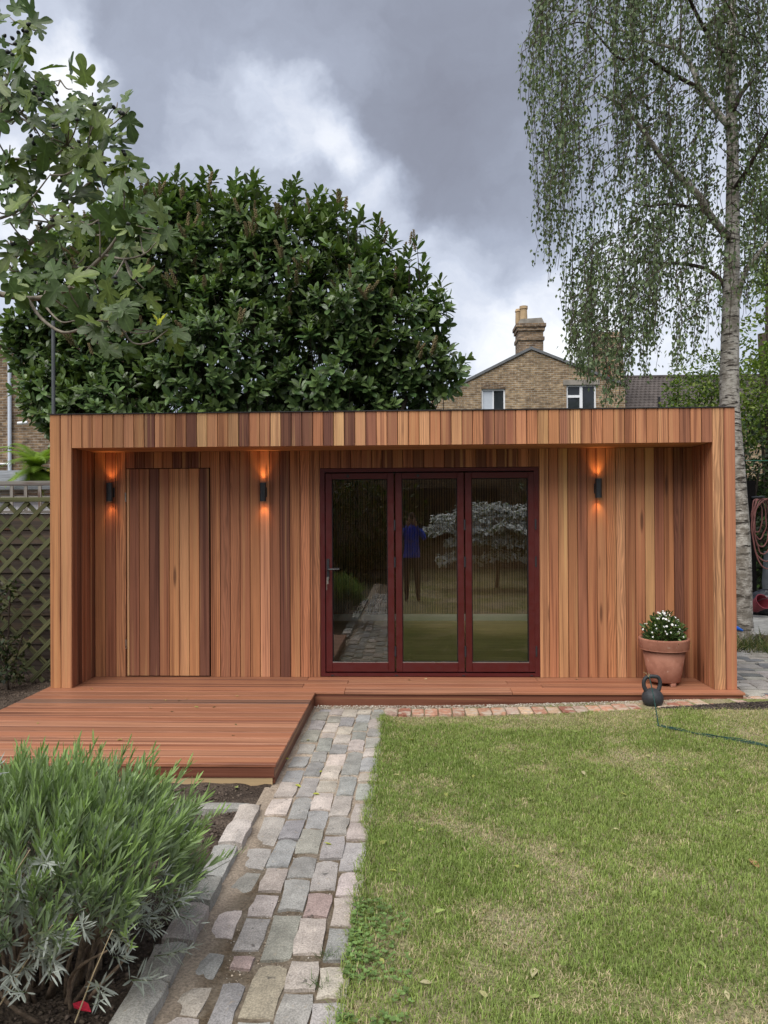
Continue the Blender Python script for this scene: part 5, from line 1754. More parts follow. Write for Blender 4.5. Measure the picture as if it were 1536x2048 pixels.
for i in top300:
    o = bpy.data.objects.new('leaf', lm_); COL.objects.link(o); o.parent = laurel
    m3 = MM[i] * LS[i]
    o.matrix_local = Matrix(((*m3[0], LP[i][0] - lo[0]), (*m3[1], LP[i][1] - lo[1]), (*m3[2], LP[i][2] - lo[2]), (0, 0, 0, 1)))
    o.color = (*LC[i], 1)
tag(stems.build('twigs', M['dark_twig'], laurel), kind='stuff')
for k in range(9):
    x0 = rl_.uniform(-1.2, 1.2); x1 = rl_.uniform(-3.2, 3.0)
    MB().tube([(x0, 0.2, 0), (x0 * 0.7 + x1 * 0.3, rl_.uniform(-.2, .3), 1.8), (x1 * 0.8, rl_.uniform(-.5, .4), 3.3), (x1, rl_.uniform(-.6, .4), 4.6 + rl_.uniform(-.4, .5))], [0.075, 0.06, 0.04, 0.015], 8, True, 4).build('stem', M['dark_twig'], laurel)
# spent flower spikes
spk = MB()
spk.tube([(0, 0, 0), (0, 0, 1)], [0.05, 0.03], 5)
for i in range(26):
    a = i * 2.4; z = 0.12 + 0.86 * i / 26; r = 0.12 * (1 - 0.5 * z)
    c = Vector((r * math.cos(a), r * math.sin(a), z))
    spk.add([c + Vector((0.07, 0, 0)), c + Vector((-0.035, 0.06, 0)), c + Vector((-0.035, -0.06, 0)), c + Vector((0, 0, 0.10))], [(0, 1, 3), (1, 2, 3), (2, 0, 3), (0, 2, 1)])
spm = spk.mesh('flower_spike'); spm.materials.append(flat('brown_seed_spike', (0.17, 0.135, 0.07), 0.9, 0.1, vary=0.3))
cand = [i for i in range(len(TIPS)) if TIPS[i][1] < LY - 0.4 and TIPS[i][2] > 4.2 and np.min(np.linalg.norm((TIPS[i] - cen[:, :3]) / np.array((1, 0.85, 1)), axis=1) / cen[:, 3]) > 0.97]
rl_.shuffle(cand)
for i in cand[:70]:
    for k in range(rl_.integers(1, 4)):
        o = bpy.data.objects.new('flower_spike', spm); COL.objects.link(o); o.parent = laurel
        a = AX[i] + rl_.normal(size=3) * 0.25 + np.array((0, 0, 0.6))
        o.location = Vector(TIPS[i] - lo + AX[i] * 0.08) + Vector(rl_.normal(size=3) * 0.04)
        s_ = rl_.uniform(0.17, 0.28); o.scale = (s_, s_, s_)
        o.rotation_euler = Vector(a).to_track_quat('Z', 'Y').to_euler()


# ------------------------------------------------------------------ fig tree at the left
fig = empty('fig_tree', (-4.15, -1.2, 0.0), 'fig tree with big lobed leaves and dark figs reaching in from the left', 'tree')
fo_ = Vector((-4.15, -1.2, 0.0))
FYD = -1.35
FB = [  # branch polylines in the view, start depth, end depth, thickness
    ([(-190, 560), (-60, 580), (0, 588), (50, 597), (100, 592), (143, 573), (186, 531), (212, 505), (236, 471), (247, 441)], -1.15, -1.55, 0.026),
    ([(-190, 600), (-90, 565), (7, 525), (43, 501), (83, 465), (110, 445), (133, 422), (166, 378), (196, 349), (206, 299), (212, 270)], -1.1, -0.9, 0.028),
    ([(95, 455), (115, 420), (139, 382), (155, 345), (173, 305), (180, 270)], -1.0, -1.3, 0.013),
    ([(56, 598), (83, 637), (123, 664), (159, 659), (206, 640), (240, 655), (265, 685), (300, 685), (335, 660)], -1.3, -1.7, 0.013),
    ([(83, 598), (100, 624), (123, 644), (149, 641), (175, 632)], -1.3, -1.45, 0.010),
    ([(209, 510), (249, 518), (289, 508), (312, 485)], -1.45, -1.7, 0.010),
    ([(56, 505), (106, 516), (146, 534), (179, 533), (200, 520)], -1.0, -1.25, 0.010),
    ([(-160, 420), (-60, 330), (-10, 290), (5, 200), (20, 143), (43, 93), (51, 45)], -1.0, -1.1, 0.024),
    ([(-150, 400), (-60, 350), (0, 329), (17, 319), (86, 319), (110, 312), (135, 290)], -1.1, -1.4, 0.018),
    ([(-20, 260), (33, 236), (66, 249), (110, 256), (140, 235)], -1.05, -1.3, 0.011),
    ([(33, 236), (60, 205), (90, 170), (120, 160)], -1.05, -1.0, 0.010),
    ([(166, 378), (200, 350), (230, 345), (245, 320)], -0.95, -1.2, 0.009),
    ([(196, 349), (215, 240), (230, 215)], -0.9, -1.0, 0.009),
    ([(-60, 450), (20, 430), (60, 400), (100, 350)], -1.2, -1.5, 0.013),
    ([(110, 445), (150, 440), (180, 430)], -1.0, -1.2, 0.008),
    ([(100, 445), (60, 440), (20, 445)], -1.0, -1.3, 0.008),
    ([(200, 515), (200, 470), (197, 440)], -1.5, -1.6, 0.007),
]
for pts, d0, d1, r0 in FB:
    n = len(pts)
    P = [at(x, y, Y=d0 + (d1 - d0) * i / (n - 1)) - fo_ for i, (x, y) in enumerate(pts)]
    MB().tube(P, [r0 * (1 - 0.7 * i / (n - 1)) for i in range(n)], 8, True, 4).build('branch', M['fig_bark'], fig, smooth=True)
MB().tube([(0, 0, 0), (0.05, 0, 0.8), (0.0, 0.02, 1.6), (0.08, 0.05, 2.3)] + [at(-190, 580, Y=-1.15) - fo_], [0.11, 0.095, 0.085, 0.07, 0.03], 12, True, 4).build('trunk', M['fig_bark'], fig, smooth=True)
MB().tube([(0.03, 0.03, 1.9), (-0.05, 0.1, 2.8), at(-160, 415, Y=-1.05) - fo_], [0.08, 0.05, 0.024], 10, True, 4).build('branch', M['fig_bark'], fig, smooth=True)
HALF = [(0.0, 0.0), (0.09, -0.08), (0.22, -0.09), (0.34, -0.01), (0.36, 0.10), (0.19, 0.22), (0.34, 0.29), (0.47, 0.42), (0.51, 0.55), (0.42, 0.62), (0.14, 0.44), (0.21, 0.62), (0.23, 0.80), (0.13, 0.96), (0.0, 1.0)]


def fig_leaf(seed, wid=1.0, fold=0.18, curl=0.3, notch=1.0):
    r = random.Random(seed)
    V = [(0, 0.30, 0)]
    right, left = [], []
    for i, (x, y) in enumerate(HALF[1:-1]):
        for s_, lst in ((1, right), (-1, left)):
            k = 1.0
            if i in (4, 9): k = 0.55 + 0.7 * notch * r.uniform(0.6, 1.2)
            lst.append((s_ * x * wid * k * r.uniform(0.9, 1.1), y * r.uniform(0.96, 1.04), 0))
    ctl = [Vector(q) for q in [(0, 0.0, 0)] + right + [(0, 1.02, 0)]]
    ctr = [Vector(q) for q in [(0, 1.02, 0)] + left[::-1] + [(0, 0, 0)]]
    o1, _ = catmull(ctl, [0] * len(ctl), 2)
    o2, _ = catmull(ctr, [0] * len(ctr), 2)
    out = [tuple(q) for q in o1[:-1] + o2[:-1]]
    n0 = len(V)
    V += out
    n = len(out)
    F = [(0, n0 + i, n0 + (i + 1) % n) for i in range(n)]
    W = []
    for x, y, z in V:
        W.append((x, y, fold * abs(x) - curl * (y - 0.2) ** 2 * (1 if y > 0.2 else 0) - curl * 0.7 * x * x + r.uniform(-0.015, 0.015)))
    me = np_mesh('leaf', np.array(W), np.array(F), smooth=True)
    me.materials.append(M['leaf_fig'])
    return me


FIGL = [fig_leaf(i, 0.85 + 0.3 * (i % 3) / 2, 0.10 + 0.05 * (i % 4), 0.15 + 0.12 * (i % 3), 0.7 + 0.3 * (i % 2)) for i in range(8)]
CL = """15,30 50,42 82,60 48,85 22,98 8,140 40,130 15,175 32,190 62,165 85,155 112,168 145,178 70,188 100,198 140,205 160,228 185,185 198,205 235,205 256,222 226,238 200,252 170,262 130,252 90,242 50,232 15,245 20,290 60,292 100,278 140,286 180,292 218,276 240,312 260,318 235,352 250,342 205,322 160,332 120,322 80,312 40,352 15,382 60,372 100,347 65,398 25,432 55,452 90,432 118,480 160,442 215,388 172,452 200,432 240,442 270,432 292,425 318,468 335,456 280,472 250,472 210,472 182,492 230,542 215,562 268,560 288,578 245,602 200,582 160,562 130,567 95,562 180,647 165,622 215,652 240,622 255,602 305,662 340,662 200,690 232,690 40,542 18,565 60,480 30,490 145,390 110,395 190,350 75,265 150,310 205,290 -20,60 -25,150 -30,220 -30,300 -30,400 -30,480 -20,560 20,210 5,320""".split()
rfg = random.Random(15)
nleaf = 0
fig_spots = []
for ci, s_ in enumerate(CL):
    cx, cy = [float(q) for q in s_.split(',')]
    Yc = FYD + rfg.uniform(-0.35, 0.45)
    c = at(cx, cy, Y=Yc)
    fig_spots.append(c)
    for k in range(rfg.choice((2, 3, 3, 3, 4))):
        a = rfg.uniform(0, 6.28)
        d = Vector((math.cos(a) * 0.8 + 0.12, rfg.uniform(-0.45, 0.25), math.sin(a) * 0.7 - 0.30)).normalized()
        up_n = Vector((rfg.uniform(-0.45, 0.45), rfg.uniform(-1.2, -0.3), rfg.uniform(0.1, 0.8)))
        z = (up_n - d * up_n.dot(d)).normalized(); x_ = d.cross(z)
        size = rfg.choice((0.12, 0.14, 0.165, 0.19)) * rfg.uniform(0.9, 1.12)
        o = bpy.data.objects.new('leaf', rfg.choice(FIGL)); COL.objects.link(o); o.parent = fig
        base_p = c - fo_ + d * 0.035 + Vector((rfg.uniform(-.03, .03), rfg.uniform(-.05, .05), rfg.uniform(-.03, .03)))
        o.matrix_local = Matrix(((x_.x * size, d.x * size, z.x * size, base_p.x), (x_.y * size, d.y * size, z.y * size, base_p.y), (x_.z * size, d.z * size, z.z * size, base_p.z), (0, 0, 0, 1)))
        g = rfg.uniform(0.7, 1.25)
        o.color = (0.075 * g, 0.122 * g, 0.038 * g, 1) if rfg.random() < 0.68 else (0.15 * g, 0.205 * g, 0.05 * g, 1)
        nleaf += 1
# the one bright yellow young leaf
c = at(318, 648, Y=-1.75)
for a, sz in ((0.4, 0.10), (2.6, 0.085)):
    o = bpy.data.objects.new('leaf', FIGL[1]); COL.objects.link(o); o.parent = fig
    o.location = c - fo_; o.scale = (sz, sz, sz); o.rotation_euler = (R(65), 0, a - 1.2); o.color = (0.36, 0.38, 0.03, 1)
# twigs joining the leaf clusters to the nearest branch
BP = []
for pts, d0, d1, r0 in FB:
    n = len(pts)
    BP += [at(x, y, Y=d0 + (d1 - d0) * i / (n - 1)) for i, (x, y) in enumerate(pts)]
twg = MB()
for c in fig_spots:
    b_ = min(BP, key=lambda q: (q - c).length)
    twg.tube([b_ - fo_, (b_ + c) / 2 - fo_ + Vector((0, 0, -0.03)), c - fo_], [0.007, 0.0055, 0.004], 5, True, 3)
tag(twg.build('twigs', M['fig_bark'], fig), kind='stuff')
# figs
fgm = MB().lathe([(0.0, 0.0), (0.10, 0.02), (0.20, 0.14), (0.34, 0.36), (0.40, 0.58), (0.33, 0.80), (0.14, 0.93), (0.0, 0.95)], 10).mesh('fig_fruit', True)
fgm.materials.append(flat('dark_fig_skin', (0.020, 0.022, 0.022), 0.5, 0.35, vary=0.3))
FIGP = """44,50 50,58 58,62 62,46 40,70 52,72 12,68 20,72 25,88 22,105 30,110 60,182 75,175 80,185 85,195 115,182 118,200 118,240 60,275 68,280 75,295 160,240 165,250 153,280 175,205 185,210 183,220 235,222 240,228 225,210 195,310 228,338 222,345 243,300 246,305 120,350 125,362 20,350 30,360 18,370 80,450 85,445 100,440 145,430 195,445 205,450 240,445 262,448 20,485 30,490 66,545 225,555 232,563 5,140 -5,150 210,315 205,325 240,395 232,398 60,400 110,250 45,205""".split()
for s_ in FIGP:
    cx, cy = [float(q) for q in s_.split(',')]
    c = min(fig_spots, key=lambda q: (q - at(cx, cy, Y=q.y)).length)
    p = at(cx, cy, Y=c.y - 0.06)
    o = bpy.data.objects.new('fig', fgm); COL.objects.link(o); o.parent = fig
    o.location = p - fo_; q = rfg.uniform(0.032, 0.042); o.scale = (q, q, q * 1.05); o.rotation_euler = (rfg.uniform(1.2, 2.4), rfg.uniform(-1, 1), rfg.uniform(0, 6))


# ------------------------------------------------------------------ soft leafy trees and hedges
def leafy(name, label, cat, base, blobs, n, size, colors, trunk=None, group=None, seed=1, shell=0.6, mat='leaf_soft'):
    r = np.random.default_rng(seed)
    root = empty(name, base, label, cat, group)
    bl = np.array([b_ for b_ in blobs], float)
    w = bl[:, 3] * bl[:, 4] * bl[:, 5]; w = w ** 0.67; w /= w.sum()
    k = r.choice(len(bl), n, p=w)
    u = r.normal(size=(n, 3)); u /= np.linalg.norm(u, axis=1, keepdims=True)
    q = shell + (1.05 - shell) * r.random((n, 1)) ** 0.6
    P = bl[k, :3] + u * q * bl[k, 3:6]
    # gather leaves into clumps
    P += 0.10 * bl[k, 3:6] * (np.stack([fbm2(P[:, 0] * 2.1, P[:, 2] * 2.1, seed + 1, 2), fbm2(P[:, 1] * 2.1, P[:, 2] * 2.1, seed + 2, 2), fbm2(P[:, 0] * 2.1, P[:, 1] * 2.1, seed + 3, 2)], 1) - 0.5) * 3
    cl = fbm2(P[:, 0] * 2.3 + P[:, 1], P[:, 2] * 2.3, seed + 4, 3)
    keep = cl > 0.36
    P, u, cl = P[keep], u[keep], cl[keep]
    m_ = len(P)
    d = u * 0.7 + r.normal(size=(m_, 3)) * 0.6 + np.array((0, 0, -0.15))
    c = np.array(colors)[r.integers(0, len(colors), m_)] * (0.7 + 0.6 * r.random((m_, 1)))
    V, F, C = scatter(LEAF_TV * np.array((1.5, 1, 1)), LEAF_TF, basis(d, u + r.normal(size=(m_, 3)) * 0.5 + np.array((0, 0, 0.6))), P - np.array(base), size * (0.7 + 0.6 * r.random(m_)), c)
    tag(link('crown', np_mesh('crown', V, F, C), M[mat], root), kind='stuff')
    if trunk:
        MB().tube([Vector(p) - Vector(base) for p in trunk[0]], trunk[1], 8, True, 4).build('trunk', M['dark_twig'], root, smooth=True)
        tip = Vector(trunk[0][-1])
        for i in range(min(6, len(bl))):
            MB().tube([Vector(trunk[0][-2]) - Vector(base), (Vector(trunk[0][-2]) + Vector(bl[i, :3])) / 2 - Vector(base) + Vector((0, 0, -0.1)), Vector(bl[i, :3]) - Vector(base)], [trunk[1][-1] * 0.9, trunk[1][-1] * 0.6, 0.01], 6, True, 3).build('branch', M['dark_twig'], root)
    return root


def blob(x, y, Y, rx, ry_=None, rz=None):
    p = at(x, y, Y=Y)
    return (p.x, p.y, p.z, rx, ry_ or rx, rz or rx)


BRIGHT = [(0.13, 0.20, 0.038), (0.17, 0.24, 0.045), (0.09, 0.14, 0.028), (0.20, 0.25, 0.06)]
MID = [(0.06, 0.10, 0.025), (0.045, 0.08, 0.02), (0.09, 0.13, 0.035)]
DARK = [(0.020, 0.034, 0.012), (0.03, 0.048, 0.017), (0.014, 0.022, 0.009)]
leafy('garden_tree', 'bright green rounded bush left of the birch trunk above the roof', 'tree', (6.3, 10.5, 0), [blob(1400, 770, 10.5, 0.75), blob(1375, 810, 10.3, 0.6), blob(1430, 745, 10.6, 0.55), blob(1440, 830, 10.5, 1.0), blob(1370, 860, 10.5, 0.8)], 5200, 0.085, BRIGHT + MID,
      ([(6.3, 10.5, 0), (6.4, 10.5, 1.4), (6.5, 10.5, 2.6)], [0.10, 0.08, 0.06]), seed=41)
leafy('garden_tree', 'tall yellow green leafy tree at the right edge beyond the birch', 'tree', (7.4, 9.0, 0), [blob(1545, 770, 9.0, 0.75), blob(1520, 830, 8.8, 0.6), blob(1560, 680, 9.2, 0.8), blob(1590, 800, 9, 1.1), blob(1530, 720, 9.0, 0.35), blob(1600, 560, 9.3, 0.9)], 6500, 0.09, BRIGHT,
      ([(7.4, 9.0, 0), (7.4, 9.0, 1.6), (7.5, 9.0, 3.0)], [0.13, 0.10, 0.07]), seed=43)
leafy('garden_tree', 'distant pale green treetop showing through the birch at the right edge', 'tree', (14.5, 24.0, 0), [blob(1560, 330, 24, 1.5), blob(1535, 400, 24, 0.9), blob(1600, 480, 24, 2.2), blob(1545, 520, 24, 0.9)], 5200, 0.17, BRIGHT + MID,
      ([(14.5, 24, 0), (14.4, 24, 5), (14.2, 24, 9)], [0.3, 0.25, 0.16]), seed=47)
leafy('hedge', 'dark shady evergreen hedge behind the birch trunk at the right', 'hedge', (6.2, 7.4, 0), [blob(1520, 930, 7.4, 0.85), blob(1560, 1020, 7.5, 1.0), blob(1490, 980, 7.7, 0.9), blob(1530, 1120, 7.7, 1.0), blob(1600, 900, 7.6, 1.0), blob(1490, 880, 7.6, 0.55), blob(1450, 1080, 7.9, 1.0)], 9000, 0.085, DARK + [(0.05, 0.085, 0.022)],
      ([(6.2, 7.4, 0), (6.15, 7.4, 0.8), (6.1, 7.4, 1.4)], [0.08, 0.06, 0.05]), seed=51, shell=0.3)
back = at(1530, 1040, Y=9.4)
tag(MB().box(-2.4, 4.0, -0.05, 0.05, 0, 2.4).build('dark_fence', flat('dark_creosoted_boards', (0.022, 0.018, 0.015), 0.9, 0.1, vary=0.3), None, (6.0, 9.2, 0)), 'dark creosoted fence in the shade behind the hose', 'fence')
# low dark plant by the trellis
leafy('shrub', 'straggly dark shrub growing up the foot of the green trellis', 'shrub', (-3.95, 0.45, 0.02), [blob(5, 1285, 0.45, 0.16), blob(25, 1335, 0.4, 0.16), blob(-20, 1220, 0.45, 0.18), blob(45, 1270, 0.5, 0.09), blob(-40, 1300, 0.4, 0.3), blob(20, 1180, 0.5, 0.1)], 1000, 0.045, DARK + [(0.05, 0.07, 0.03), (0.08, 0.07, 0.04)],
      ([(-3.95, 0.45, 0.02), (-3.98, 0.46, 0.2), (-4.0, 0.46, 0.35)], [0.012, 0.010, 0.008]), seed=57, shell=0.15)
leafy('ivy', 'pale green leafy climber behind the lattice top fence', 'climber', (-6.6, 4.3, 0.0), [blob(75, 958, 4.3, 0.35, 0.3, 0.15), blob(92, 945, 4.3, 0.2)], 600, 0.06, BRIGHT + [(0.25, 0.2, 0.03)],
      ([(-6.2, 4.3, 0), (-6.1, 4.3, 1.0), (-6.0, 4.3, 1.9)], [0.03, 0.025, 0.02]), seed=61, shell=0.2)

# tree fern
fb = at(72, 935, Y=3.4)
fern = empty('tree_fern', (fb.x, 3.4, 0), 'fresh green tree fern fronds beyond the left fence', 'fern')
MB().tube([(0, 0, 0), (0.02, 0, 1.0), (0, 0, fb.z)], [0.10, 0.09, 0.08], 10, True, 3).build('trunk', M['dark_twig'], fern)
rf_ = np.random.default_rng(71)
for k in range(30):
    a = k * 2.4 + rf_.uniform(-.2, .2); el = rf_.uniform(0.5, 1.15) if k < 16 else rf_.uniform(-0.5, 0.5); L = rf_.uniform(0.65, 1.0) if k < 16 else rf_.uniform(0.4, 0.65)
    fmb_V, fmb_F = [], []
    pts = []
    for i in range(13):
        t_ = i / 12
        r = L * t_ * math.cos(el) * (0.9 + 0.25 * t_); z = L * (t_ * math.sin(el) - 0.55 * t_ * t_)
        pts.append(np.array((r * math.cos(a), r * math.sin(a), fb.z + z)))
    sd = np.array((-math.sin(a), math.cos(a), 0))
    for i in range(1, 13):
        w_ = 0.15 * math.sin(math.pi * min(1, (i / 12) ** 0.7)) + 0.015
        for j in range(3):
            f = j / 3; p = pts[i - 1] * (1 - f) + pts[i] * f; fwv = (pts[i] - pts[i - 1]); fwv /= np.linalg.norm(fwv)
            for s_ in (-1, 1):
                o = len(fmb_V)
                tip = p + sd * s_ * w_ + fwv * 0.03 + np.array((0, 0, -0.02))
                fmb_V += [p - fwv * 0.010, p + fwv * 0.010, tip]; fmb_F.append((o, o + 1, o + 2))
    g = rf_.uniform(0.8, 1.25)
    me = np_mesh('frond', np.array(fmb_V), np.array(fmb_F), np.tile(np.array((0.17, 0.26, 0.04)) * g, (len(fmb_V), 1)))
    link('frond', me, M['leaf_soft'], fern)


# ------------------------------------------------------------------ lavender in the foreground
LX, LYV = -1.38, -4.08
lav = empty('lavender_bush', (LX, LYV, 0.0), 'lavender bush with upright green shoots and woody stems in the foreground bed', 'shrub')
rlv = np.random.default_rng(81)
NT_V = np.array([(0, 0, 0), (0.055, 0.35, 0.015), (-0.055, 0.35, 0.015), (0.05, 0.75, 0.0), (-0.05, 0.75, 0.0), (0, 1.0, -0.02), (0, 0.55, -0.012)], float)


def shoot_mesh(seed, silver):
    r = np.random.default_rng(seed)
    L = r.uniform(0.15, 0.23); n = 22
    P, D, S, Cc = [], [], [], []
    bend = r.normal(size=2) * 0.03
    for i in range(n):
        f = i / (n - 1)
        ang = (i // 2) * 1.57 + (i % 2) * math.pi + r.normal() * 0.3
        sp = math.radians(34 - 20 * f + r.normal() * 6) if not silver else math.radians(70 - 25 * f + r.normal() * 10)
        p = np.array((bend[0] * f * f, bend[1] * f * f, L * f * (0.8 if not silver else 0.45)))
        P.append(p); D.append((math.cos(ang) * math.sin(sp), math.sin(ang) * math.sin(sp), math.cos(sp)))
        S.append((0.045 + 0.03 * math.sin(math.pi * min(1, f + 0.25))) * r.uniform(0.85, 1.15) * (0.8 if silver else 1.0))
        if silver:
            Cc.append(np.array((0.36, 0.39, 0.36)) * r.uniform(0.7, 1.15))
        else:
            Cc.append((np.array((0.245, 0.30, 0.215)) * (1 - f) + np.array((0.235, 0.345, 0.115)) * f) * r.uniform(0.8, 1.2))
    P, D, S, Cc = map(np.array, (P, D, S, Cc))
    V, F, C = scatter(NT_V * np.array((1.0, 1, 1)), LEAF_TF, basis(D, np.array((0, 0, 1.0)) - D * 0.2 + r.normal(size=(n, 3)) * 0.2), P, S, Cc)
    o = len(V)
    st = np.array([(0.0025, 0, 0), (-0.0012, 0.0022, 0), (-0.0012, -0.0022, 0), (bend[0], bend[1], L * (0.85 if not silver else 0.45))])
    V = np.vstack([V, st]); F = np.vstack([F, [(o, o + 1, o + 3), (o + 1, o + 2, o + 3), (o + 2, o, o + 3)]]); C = np.vstack([C, np.tile((0.10, 0.13, 0.05), (4, 1))])
    return V, F, C


SH = [shoot_mesh(i, False) for i in range(10)]; SV = [shoot_mesh(50 + i, True) for i in range(5)]
SHM = []
for V, F, C in SH:
    me = np_mesh('shoot', V, F, C); me.materials.append(M['leaf_lav']); SHM.append(me)
SVM = []
for V, F, C in SV:
    me = np_mesh('shoot', V, F, C); me.materials.append(M['leaf_lav']); SVM.append(me)
items = []
for i in range(500):
    a = rlv.uniform(0, 2 * np.pi); q = math.sqrt(rlv.random())
    x = 0.52 * q * math.cos(a); y = 0.47 * q * math.sin(a)
    h = 0.36 * math.sqrt(max(0.0, 1 - (0.93 * q) ** 2)) + 0.205 + 0.04 * rlv.normal()
    out = Vector((x * 0.75, y * 0.75, 0.62 - 0.15 * q)) + Vector(rlv.normal(size=3) * 0.08)
    items.append((Vector((x, y, h)), out.normalized(), rlv.uniform(0.95, 1.45), False))
for i in range(360):
    a = rlv.uniform(0, 2 * np.pi); q = rlv.uniform(0.45, 1.08)
    x = 0.50 * q * math.cos(a); y = 0.44 * q * math.sin(a)
    h = 0.34 * math.sqrt(max(0.0, 1 - (0.85 * q) ** 2)) + 0.13 + 0.09 * rlv.normal()
    out = Vector((x * 1.3, y * 1.3, 0.25)) + Vector(rlv.normal(size=3) * 0.15)
    items.append((Vector((x, y, max(h, 0.15))), out.normalized(), rlv.uniform(0.8, 1.25), True))
# the shoots nearest the viewer are objects, the rest one mass
eye_l = EYE - Vector((LX, LYV, 0))
items.sort(key=lambda it: (it[0] + it[1] * 0.1 - eye_l).length)
restV, restF, restC = [], [], []
nofs = 0
for i, (p, d, s_, silver) in enumerate(items):
    rot = d.to_track_quat('Z', 'Y').to_matrix() @ Matrix.Rotation(rlv.uniform(0, 6.28), 3, 'Z')
    if i < 300:
        o = bpy.data.objects.new('shoot', SVM[i % 5] if silver else SHM[i % 10]); COL.objects.link(o); o.parent = lav
        o.matrix_local = Matrix.Translation(p) @ rot.to_4x4() @ Matrix.Scale(s_, 4)
    else:
        V, F, C = (SV[i % 5] if silver else SH[i % 10])
        restV.append(V @ np.array(rot).T * s_ + np.array(p)); restF.append(F + nofs); restC.append(C * rlv.uniform(0.85, 1.1)); nofs += len(V)
tag(link('shoot_mass', np_mesh('shoot_mass', np.vstack(restV), np.vstack(restF), np.vstack(restC)), M['leaf_lav'], lav), kind='stuff')
for k in range(64):
    a = rlv.uniform(0, 2 * np.pi); q = rlv.uniform(0.15, 1)
    b0 = Vector((0.28 * q * math.cos(a), 0.20 * q * math.sin(a) - 0.05, 0.0)); e0 = Vector((0.50 * q * math.cos(a + rlv.normal() * .3), 0.42 * q * math.sin(a + rlv.normal() * .3), 0.30 + 0.22 * (1 - q)))
    m1 = b0 * 0.75 + e0 * 0.25 + Vector(rlv.normal(size=3) * 0.035); m2 = b0 * 0.35 + e0 * 0.65 + Vector(rlv.normal(size=3) * 0.04)
    m1.z = e0.z * 0.35; m2.z = e0.z * 0.72
    r0 = rlv.uniform(0.005, 0.013)
    MB().tube([b0, m1, m2, e0], [r0, r0 * 0.9, r0 * 0.7, r0 * 0.4], 6, True, 4).build('stem', M['woody'], lav, smooth=True)
for (x0, y0, x1, y1) in ((0, 2010, 105, 1850), (150, 2045, 225, 1860), (10, 1790, 60, 1700)):   # dry stalks
    a = at(x0, y0, Y=-4.42) - Vector((LX, LYV, 0)); b_ = at(x1, y1, Y=-4.5) - Vector((LX, LYV, 0))
    MB().tube([a, (a + b_) / 2 + Vector((0, 0, 0.01)), b_], [0.0025, 0.002, 0.0015], 5).build('dry_stalk', M['straw'], lav)

# ------------------------------------------------------------------ fallen leaves and litter
def litter_leaf(seed):
    r = random.Random(seed)
    V = [(x * r.uniform(0.8, 1.3), y, z * r.uniform(0.5, 2.2) + 0.12 * y * y * r.uniform(0, 1)) for x, y, z in LEAF_TV.tolist()]
    me = np_mesh('fallen_leaf', np.array(V) * np.array((1.2, 1, 1.5)), LEAF_TF)
    me.materials.append(M['litter'])
    return me


M['litter'] = leafmat_obj('fallen_leaf', 0.6, 0.2, 0.3)
LIT = [litter_leaf(i) for i in range(5)]
rlt = random.Random(19)


def litter(px, py, z, size, colr, label, group, name='fallen_leaf'):
    p = at(px, py, Z=z)
    if z == 0:
        for _ in range(3):
            p = at(px, py, Z=ground_z(p.x, p.y) + 0.022)
    else:
        p.z += 0.002
    o = bpy.data.objects.new(name, rlt.choice(LIT)); COL.objects.link(o)
    o.location = p; o.scale = (size, size, size)
    o.rotation_euler = (rlt.uniform(-.25, .25), rlt.uniform(-.25, .25), rlt.uniform(0, 6.28))
    k = rlt.uniform(0.85, 1.15); o.color = (colr[0] * k, colr[1] * k, colr[2] * k, 1)
    return tag(o, label, 'leaf', group)


GL = [(890, 1585), (835, 1662), (760, 1690), (775, 1740), (870, 1825), (1005, 1500), (1030, 1730), (1120, 1705), (1125, 1700), (1015, 1890), (1070, 1935), (1080, 1990), (985, 1440), (1150, 1465), (1255, 1590), (1290, 1510), (1310, 1780), (1335, 1905), (1240, 1660), (930, 1750), (865, 1965), (760, 1915), (1190, 1500), (1375, 1540), (1480, 1620), (1510, 1590), (1420, 1860), (1395, 1920), (925, 1480), (1080, 1520), (830, 1480), (1170, 1550), (945, 1555), (1270, 1735), (1350, 1475), (1060, 1600), (800, 1550), (1180, 1960), (1450, 1980), (960, 1980)]
for i, (x, y) in enumerate(GL):
    litter(x, y, 0, rlt.uniform(0.035, 0.065), rlt.choice([(0.32, 0.33, 0.10), (0.36, 0.34, 0.16), (0.24, 0.30, 0.09), (0.42, 0.38, 0.22)]), 'small pale yellow green fallen leaf lying on the lawn', 'fallen leaves on the lawn')
litter(1500, 1716, 0, 0.10, (0.40, 0.22, 0.12), 'larger curled brown dead leaf on the lawn near the right edge', None)
DLV = [(478, 1393), (398, 1415), (358, 1400), (330, 1400), (300, 1415), (470, 1448), (246, 1479), (466, 1472), (340, 1423), (432, 1413), (74, 1448), (180, 1378), (820, 1361), (855, 1357), (1150, 1358), (375, 1398)]
for (x, y) in DLV:
    litter(x, y, ZD + 0.002, rlt.uniform(0.03, 0.05), rlt.choice([(0.40, 0.33, 0.12), (0.30, 0.28, 0.08), (0.45, 0.36, 0.2), (0.12, 0.10, 0.04)]), 'small dry fallen leaf lying on the red deck', 'fallen leaves on the deck')
for (x, y) in [(620, 1480), (664, 1690), (590, 1570), (625, 1588), (565, 1520), (640, 1545)]:
    litter(x, y, 0.022, rlt.uniform(0.03, 0.05), (0.36, 0.38, 0.06), 'tiny yellow green fallen leaf on the cobbled path', 'fallen leaves on the path')
for (x, y) in [(430, 1560), (475, 1576), (395, 1562), (250, 1555)]:
    litter(x, y, 0.03, rlt.uniform(0.04, 0.06), (0.28, 0.34, 0.10), 'small green fallen leaf on the soil before the deck', 'fallen leaves on the soil')
litter(145, 2008, 0.05, 0.085, (0.55, 0.03, 0.06), 'bright red fallen leaf on the soil under the lavender', None)
